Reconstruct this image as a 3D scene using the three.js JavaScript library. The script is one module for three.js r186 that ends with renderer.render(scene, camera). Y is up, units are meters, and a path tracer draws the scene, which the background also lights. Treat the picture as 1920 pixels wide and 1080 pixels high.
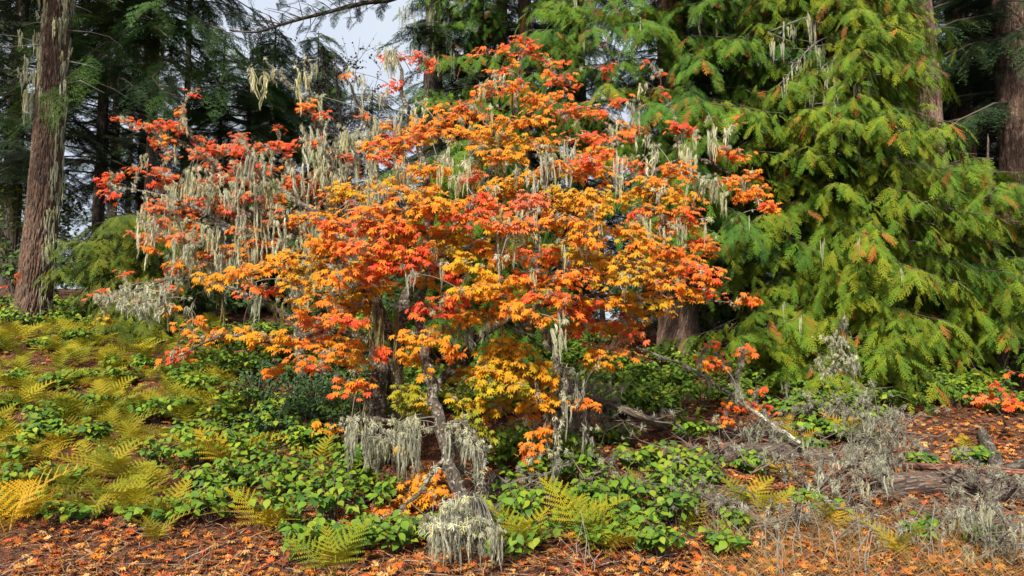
import * as THREE from 'three';
import { mergeGeometries } from 'three/addons/utils/BufferGeometryUtils.js';
import { createNoise2D, createNoise3D } from 'simplex-noise';

// ---------------------------------------------------------------- camera, sky, sun, exposure
const scene = new THREE.Scene();
const FOCAL = 1450, PITCH = 5.0 * Math.PI / 180, CAM_Y = 1.3;
const camera = new THREE.PerspectiveCamera(2 * Math.atan(540 / FOCAL) * 180 / Math.PI, 1024 / 576, 0.1, 400);
camera.position.set(0, CAM_Y, 0);
camera.lookAt(0, CAM_Y + Math.tan(PITCH), -1);
scene.add(camera);

const renderer = new THREE.WebGLRenderer({ antialias: true });
renderer.setSize(1024, 576);
renderer.toneMapping = THREE.LinearToneMapping;
renderer.toneMappingExposure = 1.75;
renderer.shadowMap.enabled = true;

{ // pale, thinly clouded sky
  const W = 256, H = 128, data = new Float32Array(W * H * 4), n3 = createNoise3D(mulberry(5));
  for (let j = 0; j < H; j++) for (let i = 0; i < W; i++) {
    const el = ((j + 0.5) / H - 0.5) * Math.PI, az = ((i + 0.5) / W - 0.5) * 2 * Math.PI;
    const x = Math.cos(el) * Math.cos(az), y = Math.sin(el), z = Math.cos(el) * Math.sin(az);
    const c = 1 + 0.05 * n3(x * 2, y * 4, z * 2) + 0.03 * n3(x * 6, y * 10, z * 6), k = (j * W + i) * 4;
    data[k] = 0.42 * c; data[k + 1] = 0.465 * c; data[k + 2] = 0.54; data[k + 3] = 1;
  }
  const t = new THREE.DataTexture(data, W, H, THREE.RGBAFormat, THREE.FloatType);
  t.mapping = THREE.EquirectangularReflectionMapping; t.magFilter = THREE.LinearFilter; t.minFilter = THREE.LinearFilter; t.needsUpdate = true;
  scene.background = t; scene.environment = t;
}
const SUN_EL = 40 * Math.PI / 180, SUN_AZ = -22 * Math.PI / 180;
const sun = new THREE.DirectionalLight(new THREE.Color(1.0, 0.93, 0.8), 4.4);
sun.position.set(Math.sin(SUN_AZ) * Math.cos(SUN_EL) * 40, Math.sin(SUN_EL) * 40, Math.cos(SUN_AZ) * Math.cos(SUN_EL) * 40 - 8);
sun.target.position.set(0, 0, -8);
sun.castShadow = true; sun.shadow.radius = 6; sun.shadow.mapSize.set(4096, 4096);
Object.assign(sun.shadow.camera, { left: -20, right: 20, top: 22, bottom: -12, near: 1, far: 110 });
scene.add(sun, sun.target);

// ---------------------------------------------------------------- helpers
function mulberry(a) { return () => { a = (a + 0x6d2b79f5) | 0; let t = Math.imul(a ^ (a >>> 15), 1 | a); t = (t + Math.imul(t ^ (t >>> 7), 61 | t)) ^ t; return ((t ^ (t >>> 14)) >>> 0) / 4294967296; }; }
const V = (x, y, z) => new THREE.Vector3(x, y, z);
const lerp = (a, b, t) => a + (b - a) * t, clamp = (x, a, b) => Math.min(b, Math.max(a, x));
const smooth = (a, b, x) => { const t = clamp((x - a) / (b - a), 0, 1); return t * t * (3 - 2 * t); };
const N2 = createNoise2D(mulberry(11)), N3 = createNoise3D(mulberry(12));
const UPV = V(0, 1, 0);
const pick = (r, a) => a[Math.floor(r() * a.length)];
const rr = (r, a, b) => a + (b - a) * r();
const C = (r, g, b) => new THREE.Color().setRGB(r, g, b);

// terrain: a bank that climbs away from the viewer, more so on the left
const PROF = [[-20, -0.5], [0, -0.3], [3, -0.15], [4.5, 0], [6, 0.28], [8, 0.74], [10, 1.22], [12, 1.58], [15, 1.95], [25, 2.6], [60, 4.2], [200, 8]];
function prof(d) { for (let i = 1; i < PROF.length; i++) if (d < PROF[i][0]) { const [a, b] = PROF[i - 1], [c, e] = PROF[i]; return lerp(b, e, (d - a) / (c - a)); } return 8; }
function ground(x, z) {
  const d = -z, p = (prof(d - 0.7) + prof(d) + prof(d + 0.7)) / 3;
  return p - 0.06 * clamp(x, -14, 14) * smooth(4.5, 10, d) + 0.06 * N2(x * 0.45, z * 0.45) + 0.025 * N2(x * 1.7 + 9, z * 1.7);
}
const FWD = V(0, Math.sin(PITCH), -Math.cos(PITCH)), UPC = V(0, Math.cos(PITCH), Math.sin(PITCH));
function ray(px, py) { return FWD.clone().addScaledVector(UPC, (540 - py) / FOCAL).add(V((px - 960) / FOCAL, 0, 0)); }
function at(px, py, d) { const r = ray(px, py); return r.multiplyScalar(d / -r.z).add(V(0, CAM_Y, 0)); }
function onGround(px, py) {                       // where the view through a point of the photograph meets the bank
  const r = ray(px, py); let t = 3;
  for (; t < 60; t += 0.04) { const y = CAM_Y + r.y * t; if (y <= ground(r.x * t, r.z * t)) break; }
  const p = V(r.x * t, 0, r.z * t); p.y = ground(p.x, p.z); return p;
}
const foot = (px, d) => { const x = (px - 960) / FOCAL * d; return V(x, ground(x, -d), -d); };

const used = {};
const numbered = (n) => { used[n] = (used[n] ?? -1) + 1; return used[n] ? n + '_' + String(used[n]).padStart(3, '0') : n; };
function thing(name, label, category, base, group) {
  const g = new THREE.Group(); g.name = numbered(name); g.position.copy(base); scene.add(g);
  g.userData = { label, category }; if (group) g.userData.group = group;
  return g;
}
// adds a part whose geometry is given in world coordinates
function part(t, name, geo, mat, kind) {
  const m = new THREE.Mesh(geo, mat); m.name = name; m.position.copy(t.position).negate(); m.castShadow = m.receiveShadow = true;
  if (kind) m.userData.kind = kind;
  t.add(m); return m;
}
// adds a part with its own world matrix
const M4 = new THREE.Matrix4();
function placedPart(t, name, geo, mat, matrix) {
  const m = new THREE.Mesh(geo, mat); m.name = name; m.castShadow = m.receiveShadow = true;
  M4.makeTranslation(-t.position.x, -t.position.y, -t.position.z).multiply(matrix).decompose(m.position, m.quaternion, m.scale);
  t.add(m); return m;
}
function copies(t, name, geo, mat, list, kind = 'stuff') {    // list of {m, c}
  if (!list.length) return null;
  const o = new THREE.InstancedMesh(geo, mat, list.length); o.name = name; o.castShadow = o.receiveShadow = true;
  list.forEach((e, i) => { o.setMatrixAt(i, e.m); o.setColorAt(i, e.c); });
  o.userData.kind = kind;
  if (t) { o.position.copy(t.position).negate(); t.add(o); } else { o.name = numbered(name); scene.add(o); }
  return o;
}
function basis(pos, tip, normal, sx = 1, sy = sx, sz = sx) { // local +Z along tip, +Y along normal
  const z = tip.clone().normalize(), x = normal.clone().cross(z).normalize(), y = z.clone().cross(x);
  return new THREE.Matrix4().makeBasis(x.multiplyScalar(sx), y.multiplyScalar(sy), z.multiplyScalar(sz)).setPosition(pos);
}

class Geo {
  constructor(tint = false) { this.p = []; this.i = []; this.u = []; this.n = 0; this.c = tint ? [] : null; this.t = 1; }
  v(x, y, z, u = 0, w = 0) { this.p.push(x, y, z); this.u.push(u, w); if (this.c) this.c.push(this.t, this.t, this.t * 0.97); return this.n++; }
  tri(a, b, c) { this.i.push(a, b, c); }
  quad(a, b, c, d) { this.i.push(a, b, c, a, c, d); }
  tube(pts, rad, seg = 6, disp = null, cap = true) {
    const n = pts.length; let ref = null, along = 0, prev = null;
    for (let k = 0; k < n; k++) {
      const t = pts[Math.min(n - 1, k + 1)].clone().sub(pts[Math.max(0, k - 1)]).normalize();
      if (!ref) ref = Math.abs(t.y) > 0.9 ? V(1, 0, 0) : V(0, 1, 0);
      const a = ref.clone().addScaledVector(t, -ref.dot(t)).normalize(), b = t.clone().cross(a); ref = a;
      const r = typeof rad === 'function' ? rad(k / (n - 1)) : rad[k];
      if (k) along += pts[k].distanceTo(pts[k - 1]);
      const row = this.n;
      for (let s = 0; s <= seg; s++) {
        const th = s / seg * Math.PI * 2, c = Math.cos(th), sn = Math.sin(th), q = disp ? r + disp(c, sn, along, r, pts[k].y) : r;
        this.v(pts[k].x + (a.x * c + b.x * sn) * q, pts[k].y + (a.y * c + b.y * sn) * q, pts[k].z + (a.z * c + b.z * sn) * q, s / seg * Math.max(0.05, 6.28 * r), along);
      }
      if (prev !== null) for (let s = 0; s < seg; s++) this.quad(prev + s, prev + s + 1, row + s + 1, row + s);
      prev = row;
      if (cap && (k === 0 || k === n - 1)) {
        const m = this.v(pts[k].x, pts[k].y, pts[k].z, 0, along);
        for (let s = 0; s < seg; s++) k ? this.tri(row + s, row + s + 1, m) : this.tri(row + s + 1, row + s, m);
      }
    }
    return this;
  }
  ribbon(pts, w, side) {                 // flat strip, width tapering to the tip
    const n = pts.length;
    for (let k = 0; k < n; k++) {
      const q = w * (k === n - 1 ? 0.15 : 1 - 0.5 * k / n);
      this.v(pts[k].x - side.x * q, pts[k].y - side.y * q, pts[k].z - side.z * q); this.v(pts[k].x + side.x * q, pts[k].y + side.y * q, pts[k].z + side.z * q);
      if (k) { const b = this.n - 4; this.quad(b, b + 1, b + 3, b + 2); }
    }
    return this;
  }
  build() {
    const g = new THREE.BufferGeometry();
    g.setAttribute('position', new THREE.Float32BufferAttribute(this.p, 3)); g.setAttribute('uv', new THREE.Float32BufferAttribute(this.u, 2));
    if (this.c) g.setAttribute('color', new THREE.Float32BufferAttribute(this.c, 3)); g.setIndex(this.i); g.computeVertexNormals(); return g;
  }
}
const curve = (pts, n) => new THREE.CatmullRomCurve3(pts, false, 'centripetal').getPoints(n);

// ---------------------------------------------------------------- textures and materials
function canvasTex(size, draw, srgb = true) {
  const c = document.createElement('canvas'); c.width = c.height = size; const g = c.getContext('2d'); draw(g, size);
  const t = new THREE.CanvasTexture(c); t.wrapS = t.wrapT = THREE.RepeatWrapping; if (srgb) t.colorSpace = THREE.SRGBColorSpace; return t;
}
const rgb = (r, g, b) => `rgb(${r | 0},${g | 0},${b | 0})`;
function strokes(g, S, r, n, len, wid, cols, ang = null) {       // wraps at the borders
  g.lineCap = 'round';
  for (let i = 0; i < n; i++) {
    const x = r() * S, y = r() * S, a = ang === null ? r() * 6.283 : ang + (r() - 0.5) * 0.35, l = len * (0.4 + r()), c = pick(r, cols), j = rr(r, 0.75, 1.25);
    g.strokeStyle = rgb(c[0] * j, c[1] * j, c[2] * j); g.lineWidth = wid * (0.5 + r());
    for (const ox of [0, -S, S]) for (const oy of [0, -S, S]) {
      const X = x + ox, Y = y + oy; if (X < -l || X > S + l || Y < -l || Y > S + l) continue;
      g.beginPath(); g.moveTo(X, Y); g.quadraticCurveTo(X + Math.cos(a) * l / 2 + (r() - .5) * 3, Y + Math.sin(a) * l / 2, X + Math.cos(a) * l, Y + Math.sin(a) * l); g.stroke();
    }
  }
}
const litterTex = canvasTex(1024, (g, S) => {
  const r = mulberry(21); g.fillStyle = rgb(66, 40, 24); g.fillRect(0, 0, S, S);
  strokes(g, S, r, 9000, 26, 3, [[60, 36, 24], [98, 54, 28], [132, 70, 32], [42, 27, 20], [146, 84, 42], [82, 50, 34]]);
  strokes(g, S, r, 5000, 20, 1.6, [[178, 100, 46], [140, 66, 30], [56, 32, 24], [150, 114, 80]]);
});
litterTex.repeat.set(1 / 1.6, 1 / 1.6);
const litterBump = canvasTex(1024, (g, S) => { const r = mulberry(22); g.fillStyle = rgb(60, 60, 60); g.fillRect(0, 0, S, S); strokes(g, S, r, 12000, 24, 3, [[90, 90, 90], [140, 140, 140], [200, 200, 200], [40, 40, 40]]); }, false);
litterBump.repeat.copy(litterTex.repeat);
function barkTex(seed, base, cols, n) {
  return canvasTex(512, (g, S) => { const r = mulberry(seed); g.fillStyle = rgb(...base); g.fillRect(0, 0, S, S); strokes(g, S, r, n, 46, 5, cols, Math.PI / 2); strokes(g, S, r, n, 14, 2, cols, Math.PI / 2); });
}
function crustTex(seed, base, cols, n) { // bark blotched with crusty lichen
  return canvasTex(512, (g, S) => { const r = mulberry(seed); g.fillStyle = rgb(...base); g.fillRect(0, 0, S, S); strokes(g, S, r, n, 30, 6, cols, Math.PI / 2); strokes(g, S, r, n * 3, 5, 5, [...cols, [128, 122, 108], [142, 138, 124], [60, 50, 42]]); });
}
const std = (o) => new THREE.MeshStandardMaterial({ roughness: 0.9, side: THREE.DoubleSide, ...o });
const leafMat = (color, transmission = 0.35, roughness = 0.85) => new THREE.MeshPhysicalMaterial({ color, roughness, transmission, thickness: 0, side: THREE.DoubleSide, specularIntensity: 0.3 });
const WHITE = C(1, 1, 1);
const M = {
  ground: std({ map: litterTex, bumpMap: litterBump, bumpScale: 0.02, roughness: 1 }),
  firBark: std({ map: barkTex(31, [90, 72, 60], [[76, 60, 50], [100, 80, 66], [112, 94, 80], [68, 52, 44], [94, 70, 54], [108, 76, 56]], 1600), roughness: 0.95 }),
  cedarBark: std({ map: barkTex(32, [106, 82, 70], [[84, 62, 52], [114, 90, 78], [128, 106, 94], [70, 52, 46], [108, 80, 64]], 2200), roughness: 0.95 }),
  darkBark: std({ map: barkTex(33, [70, 60, 52], [[54, 46, 40], [86, 76, 66], [100, 92, 80], [44, 36, 32]], 1600), roughness: 0.95 }),
  mapleBark: std({ map: crustTex(34, [66, 56, 48], [[48, 40, 35], [78, 68, 60], [92, 82, 72], [112, 104, 92], [42, 35, 30], [70, 66, 48]], 1500), roughness: 0.95 }),
  greyWood: std({ map: barkTex(35, [82, 70, 62], [[62, 52, 46], [98, 86, 76], [120, 110, 100], [50, 40, 36], [90, 66, 52]], 2000), roughness: 0.95 }),
  paleWood: std({ map: crustTex(37, [130, 122, 110], [[100, 92, 82], [150, 144, 132], [164, 160, 150], [80, 70, 62]], 1200), roughness: 0.95 }),
  redWood: std({ map: barkTex(36, [96, 58, 44], [[76, 44, 34], [120, 74, 54], [136, 96, 76], [58, 36, 30]], 2000), roughness: 0.95 }),
  twig: std({ color: C(0.10, 0.075, 0.055) }),
  greyTwig: std({ color: C(0.25, 0.225, 0.195) }),
  deadTwig: std({ color: C(0.14, 0.115, 0.09) }),
  leafAny: leafMat(WHITE, 0.42), conifer: leafMat(WHITE, 0.28), fernAny: leafMat(WHITE, 0.35), salalAny: leafMat(WHITE, 0.2, 0.55),
  lichenAny: Object.assign(leafMat(WHITE, 0.3, 0.95), { vertexColors: true }), dryAny: leafMat(WHITE, 0.2, 0.95),
};
for (const m of Object.values(M)) if (m.map) m.map.needsUpdate = true;

// ---------------------------------------------------------------- leaf, frond and lichen shapes
function mapleLeaf(seed) {               // palmate, nine lobes, span about 1, petiole end at the origin, tip along +Z
  const r = mulberry(seed), g = new Geo(), A = [-150, -113, -76, -38, 0, 38, 76, 113, 150], L = [0.30, 0.46, 0.56, 0.62, 0.66, 0.62, 0.56, 0.46, 0.30];
  const bend = rr(r, 0.25, 0.6), cz = 0.10, fold = rr(r, 0.04, 0.1);
  const P = (ang, len, up) => { const a = (ang + rr(r, -4, 4)) * Math.PI / 180, x = Math.sin(a) * len, z = Math.cos(a) * len + cz; return g.v(x, up - bend * (x * x * 0.8 + z * z * 0.7), z, x, z); };
  const c = g.v(0, 0, cz), ring = [];
  for (let k = 0; k < 9; k++) {
    const l = L[k] * rr(r, 0.9, 1.1);
    ring.push(P(A[k] - 9, l * 0.72, -0.01), P(A[k], l, -0.02), P(A[k] + 9, l * 0.72, -0.01));
    if (k < 8) ring.push(P((A[k] + A[k + 1]) / 2, (L[k] + L[k + 1]) * 0.5 * rr(r, 0.52, 0.62), fold));
  }
  ring.push(g.v(0.03, 0, 0)); ring.unshift(g.v(-0.03, 0, 0));
  for (let k = 0; k + 1 < ring.length; k++) g.tri(c, ring[k], ring[k + 1]);
  return g.build();
}
const MAPLE = [1, 2, 3, 4].map((k) => mapleLeaf(100 + k));
function salalLeaf(seed) {               // egg-shaped with a folded midrib, length 1 along +Z
  const r = mulberry(seed), g = new Geo(), n = 6, W = [0.03, 0.23, 0.33, 0.35, 0.28, 0.14, 0.0], bend = rr(r, 0.15, 0.45), fold = rr(r, 0.12, 0.3);
  for (let k = 0; k <= n; k++) { const z = k / n, y = -bend * z * z; g.v(0, y, z); g.v(-W[k], y + fold * W[k], z - 0.03); g.v(W[k], y + fold * W[k], z - 0.03); }
  for (let k = 0; k < n; k++) { const a = k * 3, b = a + 3; g.quad(a + 1, a, b, b + 1); g.quad(a, a + 2, b + 2, b); }
  return g.build();
}
const SALAL = [1, 2, 3].map((k) => salalLeaf(200 + k));
function fernFrond(seed) {               // twice-divided triangular frond, length 1 along +Z, arching down
  const r = mulberry(seed), g = new Geo(), n = 9, arch = rr(r, 0.25, 0.5);
  const Y = (z) => 0.2 * Math.sin(z * 2.4) - arch * z * z;
  for (let k = 0; k < 10; k++) { const a = k / 10, b = (k + 1) / 10, w = 0.006; const i = g.v(-w, Y(a), a); g.v(w, Y(a), a); g.v(w, Y(b), b); g.v(-w, Y(b), b); g.quad(i, i + 1, i + 2, i + 3); }
  for (let k = 0; k < n; k++) for (const s of [-1, 1]) {
    const f = k / n, z0 = 0.26 + 0.74 * f + (s > 0 ? 0.015 : 0), y0 = Y(z0), len = 0.40 * Math.pow(1 - f, 0.8) * rr(r, 0.85, 1.1) * (k === 0 ? 0.9 : 1) + 0.015;
    const fw = 0.45 + 0.4 * f, dx = s * Math.cos(fw), dz = Math.sin(fw), droop = rr(r, 0.15, 0.5), m = Math.max(3, Math.round(len * 32));
    { const i = g.v(dz * 0.007, y0, z0 - s * dx * 0.007), e = len * 0.95; g.v(-dz * 0.007, y0, z0 + s * dx * 0.007); g.v(dx * e, y0 - droop * e * e / 0.3 * 0.35, z0 + dz * e); g.tri(i, i + 1, i + 2); }
    for (let q = 0; q < m; q++) for (const e of [-1, 1]) {
      const u = (q + 0.4) / m * len, v = Math.min(len, u + len / m * 0.95), pl = 0.044 * (1 - u / len * 0.75) * (0.7 + len), yy = y0 - droop * u * u / 0.3 * 0.35;
      const ox = -dz * s * e * s, oz = dx * e * s * s;
      const px = dx * u, pz = z0 + dz * u, qx = dx * v, qz = z0 + dz * v;
      const a = g.v(px, yy, pz), b = g.v(qx, yy, qz), c = g.v((px + qx) / 2 + dx * pl * 0.5 + (-dz) * e * pl, yy - 0.006 * r(), (pz + qz) / 2 + dz * pl * 0.5 + dx * e * pl);
      g.tri(a, b, c);
    }
  }
  return g.build();
}
const FERN = [1, 2, 3, 4].map((k) => fernFrond(300 + k));
function cedarFrond(seed) {              // flat fan-like spray, length 1 along +Z, side shoots drooping
  const r = mulberry(seed), g = new Geo(), n = 7;
  const strip = (x0, y0, z0, dx, dy, dz, len, w) => { // narrow scaly shoot with notched margin
    const k = Math.max(3, Math.round(len / 0.035)), h = Math.hypot(dx, dz) || 1, nx = -dz / h, nz = dx / h; let prev = null;
    for (let q = 0; q <= k; q++) {
      const t = q / k, ww = w * (q === k ? 0.1 : (q % 2 ? 1.15 : 0.6)) * (1 - 0.35 * t), x = x0 + dx * len * t, y = y0 + dy * len * t - 0.12 * len * t * t, z = z0 + dz * len * t;
      const a = g.v(x + nx * ww, y, z + nz * ww); g.v(x - nx * ww, y, z - nz * ww);
      if (prev !== null) g.quad(prev, prev + 1, a + 1, a);
      prev = a;
    }
  };
  const Y = (z) => -0.22 * z * z;
  strip(0, 0, 0, 0, -0.12, 1, 1, 0.022);
  for (let k = 0; k < n; k++) for (const s of [-1, 1]) {
    const f = k / n, z0 = 0.08 + 0.86 * f + (s > 0 ? 0.03 : 0), len = (0.44 * (1 - f * 0.75) * (0.55 + 1.2 * Math.min(f, 0.35))) * rr(r, 0.8, 1.2), a = rr(r, 0.55, 0.8);
    const dx = s * Math.cos(a), dz = Math.sin(a), dy = rr(r, -0.3, 0.02), x0 = 0, y0 = Y(z0);
    strip(x0, y0, z0, dx, dy, dz, len, 0.021);
    for (let q = 1; q < 4; q++) { const u = q / 4 * len, e = q % 2 ? 1 : -1, b = a + e * 0.65, l2 = len * 0.48 * (1 - q / 6); strip(dx * u, y0 + dy * u - 0.1 * u * u, z0 + dz * u, s * Math.cos(b), dy, Math.sin(b), l2, 0.018); }
  }
  return g.build();
}
const CEDAR = [1, 2, 3].map((k) => cedarFrond(400 + k));
function needleSpray(seed, droop) {      // conifer spray with twigs and needles, length 1 along +Z
  const r = mulberry(seed), g = new Geo(), n = 9;
  const needles = (x0, y0, z0, dx, dy, dz, len) => {
    const k = Math.max(4, Math.round(len / 0.03)), h = Math.hypot(dx, dz) || 1, nx = -dz / h, nz = dx / h;
    const w = 0.004; const i = g.v(x0 + nx * w, y0, z0 + nz * w); g.v(x0 - nx * w, y0, z0 - nz * w); g.v(x0 + dx * len, y0 + dy * len - droop * len * len * 0.5, z0 + dz * len); g.tri(i, i + 1, i + 2);
    for (let q = 0; q < k; q++) for (const s of [-1, 1]) {
      const u = (q + r()) / k * len, x = x0 + dx * u, y = y0 + dy * u - droop * u * u * 0.5, z = z0 + dz * u, nl = rr(r, 0.05, 0.085), f = 0.012;
      const a = g.v(x, y, z), b = g.v(x + dx * f * 1.6, y, z + dz * f * 1.6), c = g.v(x + nx * s * nl + dx * nl * 0.6, y + rr(r, -0.03, 0.02), z + nz * s * nl + dz * nl * 0.6); g.tri(a, b, c);
    }
  };
  needles(0, 0, 0, 0, 0, 1, 1);
  for (let k = 0; k < n; k++) for (const s of [-1, 1]) {
    const z0 = 0.05 + 0.85 * k / n + r() * 0.04, a = rr(r, 0.6, 0.95), len = 0.42 * (1 - k / n * 0.7) * rr(r, 0.7, 1.15);
    needles(0, -droop * z0 * z0 * 0.5, z0, s * Math.cos(a), rr(r, -0.35, 0.02), Math.sin(a), len);
  }
  return g.build();
}
const NEEDLE = [1, 2, 3].map((k) => needleSpray(500 + k, 0.3)), FIRNEEDLE = [4, 5].map((k) => needleSpray(500 + k, 0.9));
function tassel(seed) {                  // ragged beard of lichen hanging from y = 0 to about y = -1, up to 1 wide
  const r = mulberry(seed), g = new Geo(true), ropes = 3 + seed % 4;
  for (let k = 0; k < ropes; k++) {
    const x0 = ropes === 1 ? 0 : (k / (ropes - 1) - 0.5) * 0.62 + rr(r, -.12, .12), z0 = rr(r, -.18, .18), top = rr(r, -0.3, 0.02), len = k === seed % ropes ? 1 + top : rr(r, 0.3, 0.8), spread = rr(r, 0.05, 0.13), lean = rr(r, -0.16, 0.16) - x0 * 0.35, sway = rr(r, 0, 6);
    const axis = (t) => V(x0 + lean * t + 0.035 * Math.sin(t * 7 + sway), top - len * t, z0 + 0.03 * Math.sin(t * 6 + sway * 2));
    for (let q = 0; q < 22; q++) {
      const a0 = r() * 6.28, e = Math.sqrt(r()) * spread, t0 = r() * r() * 0.75, t1 = Math.min(1.04, t0 + rr(r, 0.18, 0.6)), n = 6, pts = []; let dx = 0, dz = 0; const flare = rr(r, 0.2, 1.3);
      for (let m = 0; m <= n; m++) { const t = lerp(t0, t1, m / n), w = e * lerp(0.4, flare, m / n) * (1 - 0.75 * t); dx += rr(r, -1, 1) * 0.02; dz += rr(r, -1, 1) * 0.02; pts.push(axis(t).add(V(Math.cos(a0) * w + dx, rr(r, -.012, .012), Math.sin(a0) * w + dz))); }
      const a = r() * 6.28; g.t = rr(r, 0.62, 1.2); g.ribbon(pts, rr(r, 0.008, 0.021), V(Math.cos(a), 0, Math.sin(a)));
      if (q % 2) { const p = pts[1 + Math.floor(r() * 4)], b = r() * 6.28, l = rr(r, 0.04, 0.11); g.ribbon([p, p.clone().add(V(Math.cos(b) * l, -0.02, Math.sin(b) * l)), p.clone().add(V(Math.cos(b) * l * 1.3, -rr(r, 0.04, 0.14), Math.sin(b) * l * 1.3))], 0.011, V(Math.sin(b), 0, -Math.cos(b))); }
    }
  }
  return g.build();
}
const TASSEL = [1, 2, 3, 4, 5, 6, 7, 8].map((k) => tassel(600 + k));
function tuft(seed) {                    // small crinkled bush of lichen, radius about 1
  const r = mulberry(seed), g = new Geo(true);
  for (let k = 0; k < 38; k++) { g.t = rr(r, 0.65, 1.2);
    const d = V(rr(r, -1, 1), rr(r, -1.3, 0.7), rr(r, -1, 1)).normalize(), pts = [V(0, 0, 0)], L = rr(r, 0.5, 1.1);
    for (let q = 1; q <= 4; q++) pts.push(pts[q - 1].clone().addScaledVector(d.add(V(rr(r, -.6, .6), rr(r, -.7, .4), rr(r, -.6, .6))).normalize(), L / 4));
    const a = r() * 6.28; g.ribbon(pts, rr(r, 0.03, 0.075), V(Math.cos(a), 0.3, Math.sin(a)));
  }
  return g.build();
}
const TUFT = [1, 2, 3].map((k) => tuft(700 + k));

const LICHEN_C = [C(0.57, 0.56, 0.36), C(0.64, 0.63, 0.45), C(0.49, 0.49, 0.35), C(0.54, 0.53, 0.41), C(0.61, 0.58, 0.34)];
const LICHEN_M = [...LICHEN_C, C(0.26, 0.22, 0.09), C(0.33, 0.325, 0.25)].map((c) => Object.assign(leafMat(c, 0.3, 0.95), { vertexColors: true }));   // 5 brownish, 6 grey
const GREY_C = [C(0.37, 0.355, 0.28), C(0.44, 0.43, 0.35), C(0.30, 0.28, 0.22), C(0.40, 0.385, 0.27)];

// ---------------------------------------------------------------- ground
{
  const g = new THREE.BufferGeometry(), xs = [], zs = [];
  for (let x = -60; x < -10; x += 2.5) xs.push(x); for (let x = -10; x < 10; x += 0.09) xs.push(x); for (let x = 10; x <= 60; x += 2.5) xs.push(x);
  for (let d = -12; d < 3; d += 0.8) zs.push(d); for (let d = 3; d < 13; d += 0.09) zs.push(d); for (let d = 13; d < 30; d += 0.8) zs.push(d); for (let d = 30; d <= 200; d += 8) zs.push(d);
  const p = [], u = [], ix = [];
  for (const d of zs) for (const x of xs) { const near = smooth(2.5, 3.5, d) * (1 - smooth(12, 13, d)) * (1 - smooth(9, 10, Math.abs(x))); p.push(x, ground(x, -d) + near * (0.018 * N2(x * 6, d * 6) + 0.012 * N2(x * 17, d * 17)), -d); u.push(x, d); }
  const w = xs.length;
  for (let j = 0; j + 1 < zs.length; j++) for (let i = 0; i + 1 < w; i++) { const a = j * w + i; ix.push(a, a + 1, a + w, a + 1, a + w + 1, a + w); }
  g.setAttribute('position', new THREE.Float32BufferAttribute(p, 3)); g.setAttribute('uv', new THREE.Float32BufferAttribute(u, 2)); g.setIndex(ix); g.computeVertexNormals();
  const m = new THREE.Mesh(g, M.ground); m.name = 'ground'; m.receiveShadow = m.castShadow = true;
  m.userData = { kind: 'structure', label: 'rising forest floor of brown needles and fallen leaves', category: 'ground' }; scene.add(m);
}

// ---------------------------------------------------------------- conifers
const firDisp = (c, s, y, r) => { const u = c * r * 13, w = s * r * 13, a = N3(u * 1.2, y * 1.9, w * 1.2), b = N3(u * 2.2 + 7, y * 4.6, w * 2.2); const e = Math.min(Math.abs(a), Math.abs(b) * 1.2); return -0.024 * (1 - smooth(0.0, 0.28, e)) + 0.008 * N3(u * 5, y * 9, w * 5); };
const cedarDisp = (c, s, y, r) => { const th = Math.atan2(s, c); return 0.014 * N3(c * 9 * r * 6, y * 0.55, s * 9 * r * 6) + 0.007 * N3(c * 60 * r, y * 1.3, s * 60 * r) + 0.1 * r * N3(c * 1.2, y * 0.2, s * 1.2); };
const darkDisp = (c, s, y, r) => 0.02 * N3(c * 4, y * 1.5, s * 4) + 0.01 * N3(c * 9, y * 6, s * 9);

function trunkPart(t, base, lean, H, r0, mat, disp, seg, step, flare = 0.35) {
  const pts = [], rad = [], n = Math.max(4, Math.round(H / step));
  for (let k = 0; k <= n; k++) { const y = H * k / n; pts.push(V(base.x + lean[0] * y + 0.02 * N2(y * 0.3, base.x), base.y - 0.15 + y, base.z + lean[1] * y)); rad.push(r0 * (Math.pow(1 - y / (H * 1.02), 0.8) + flare * Math.exp(-y / 0.35))); }
  part(t, 'trunk', new Geo().tube(pts, rad, seg, disp, false).build(), mat);
  return (y) => { const k = clamp(y / H, 0, 1) * n, i = Math.min(n - 1, Math.floor(k)); return pts[i].clone().lerp(pts[i + 1], k - i); };
}
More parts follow.
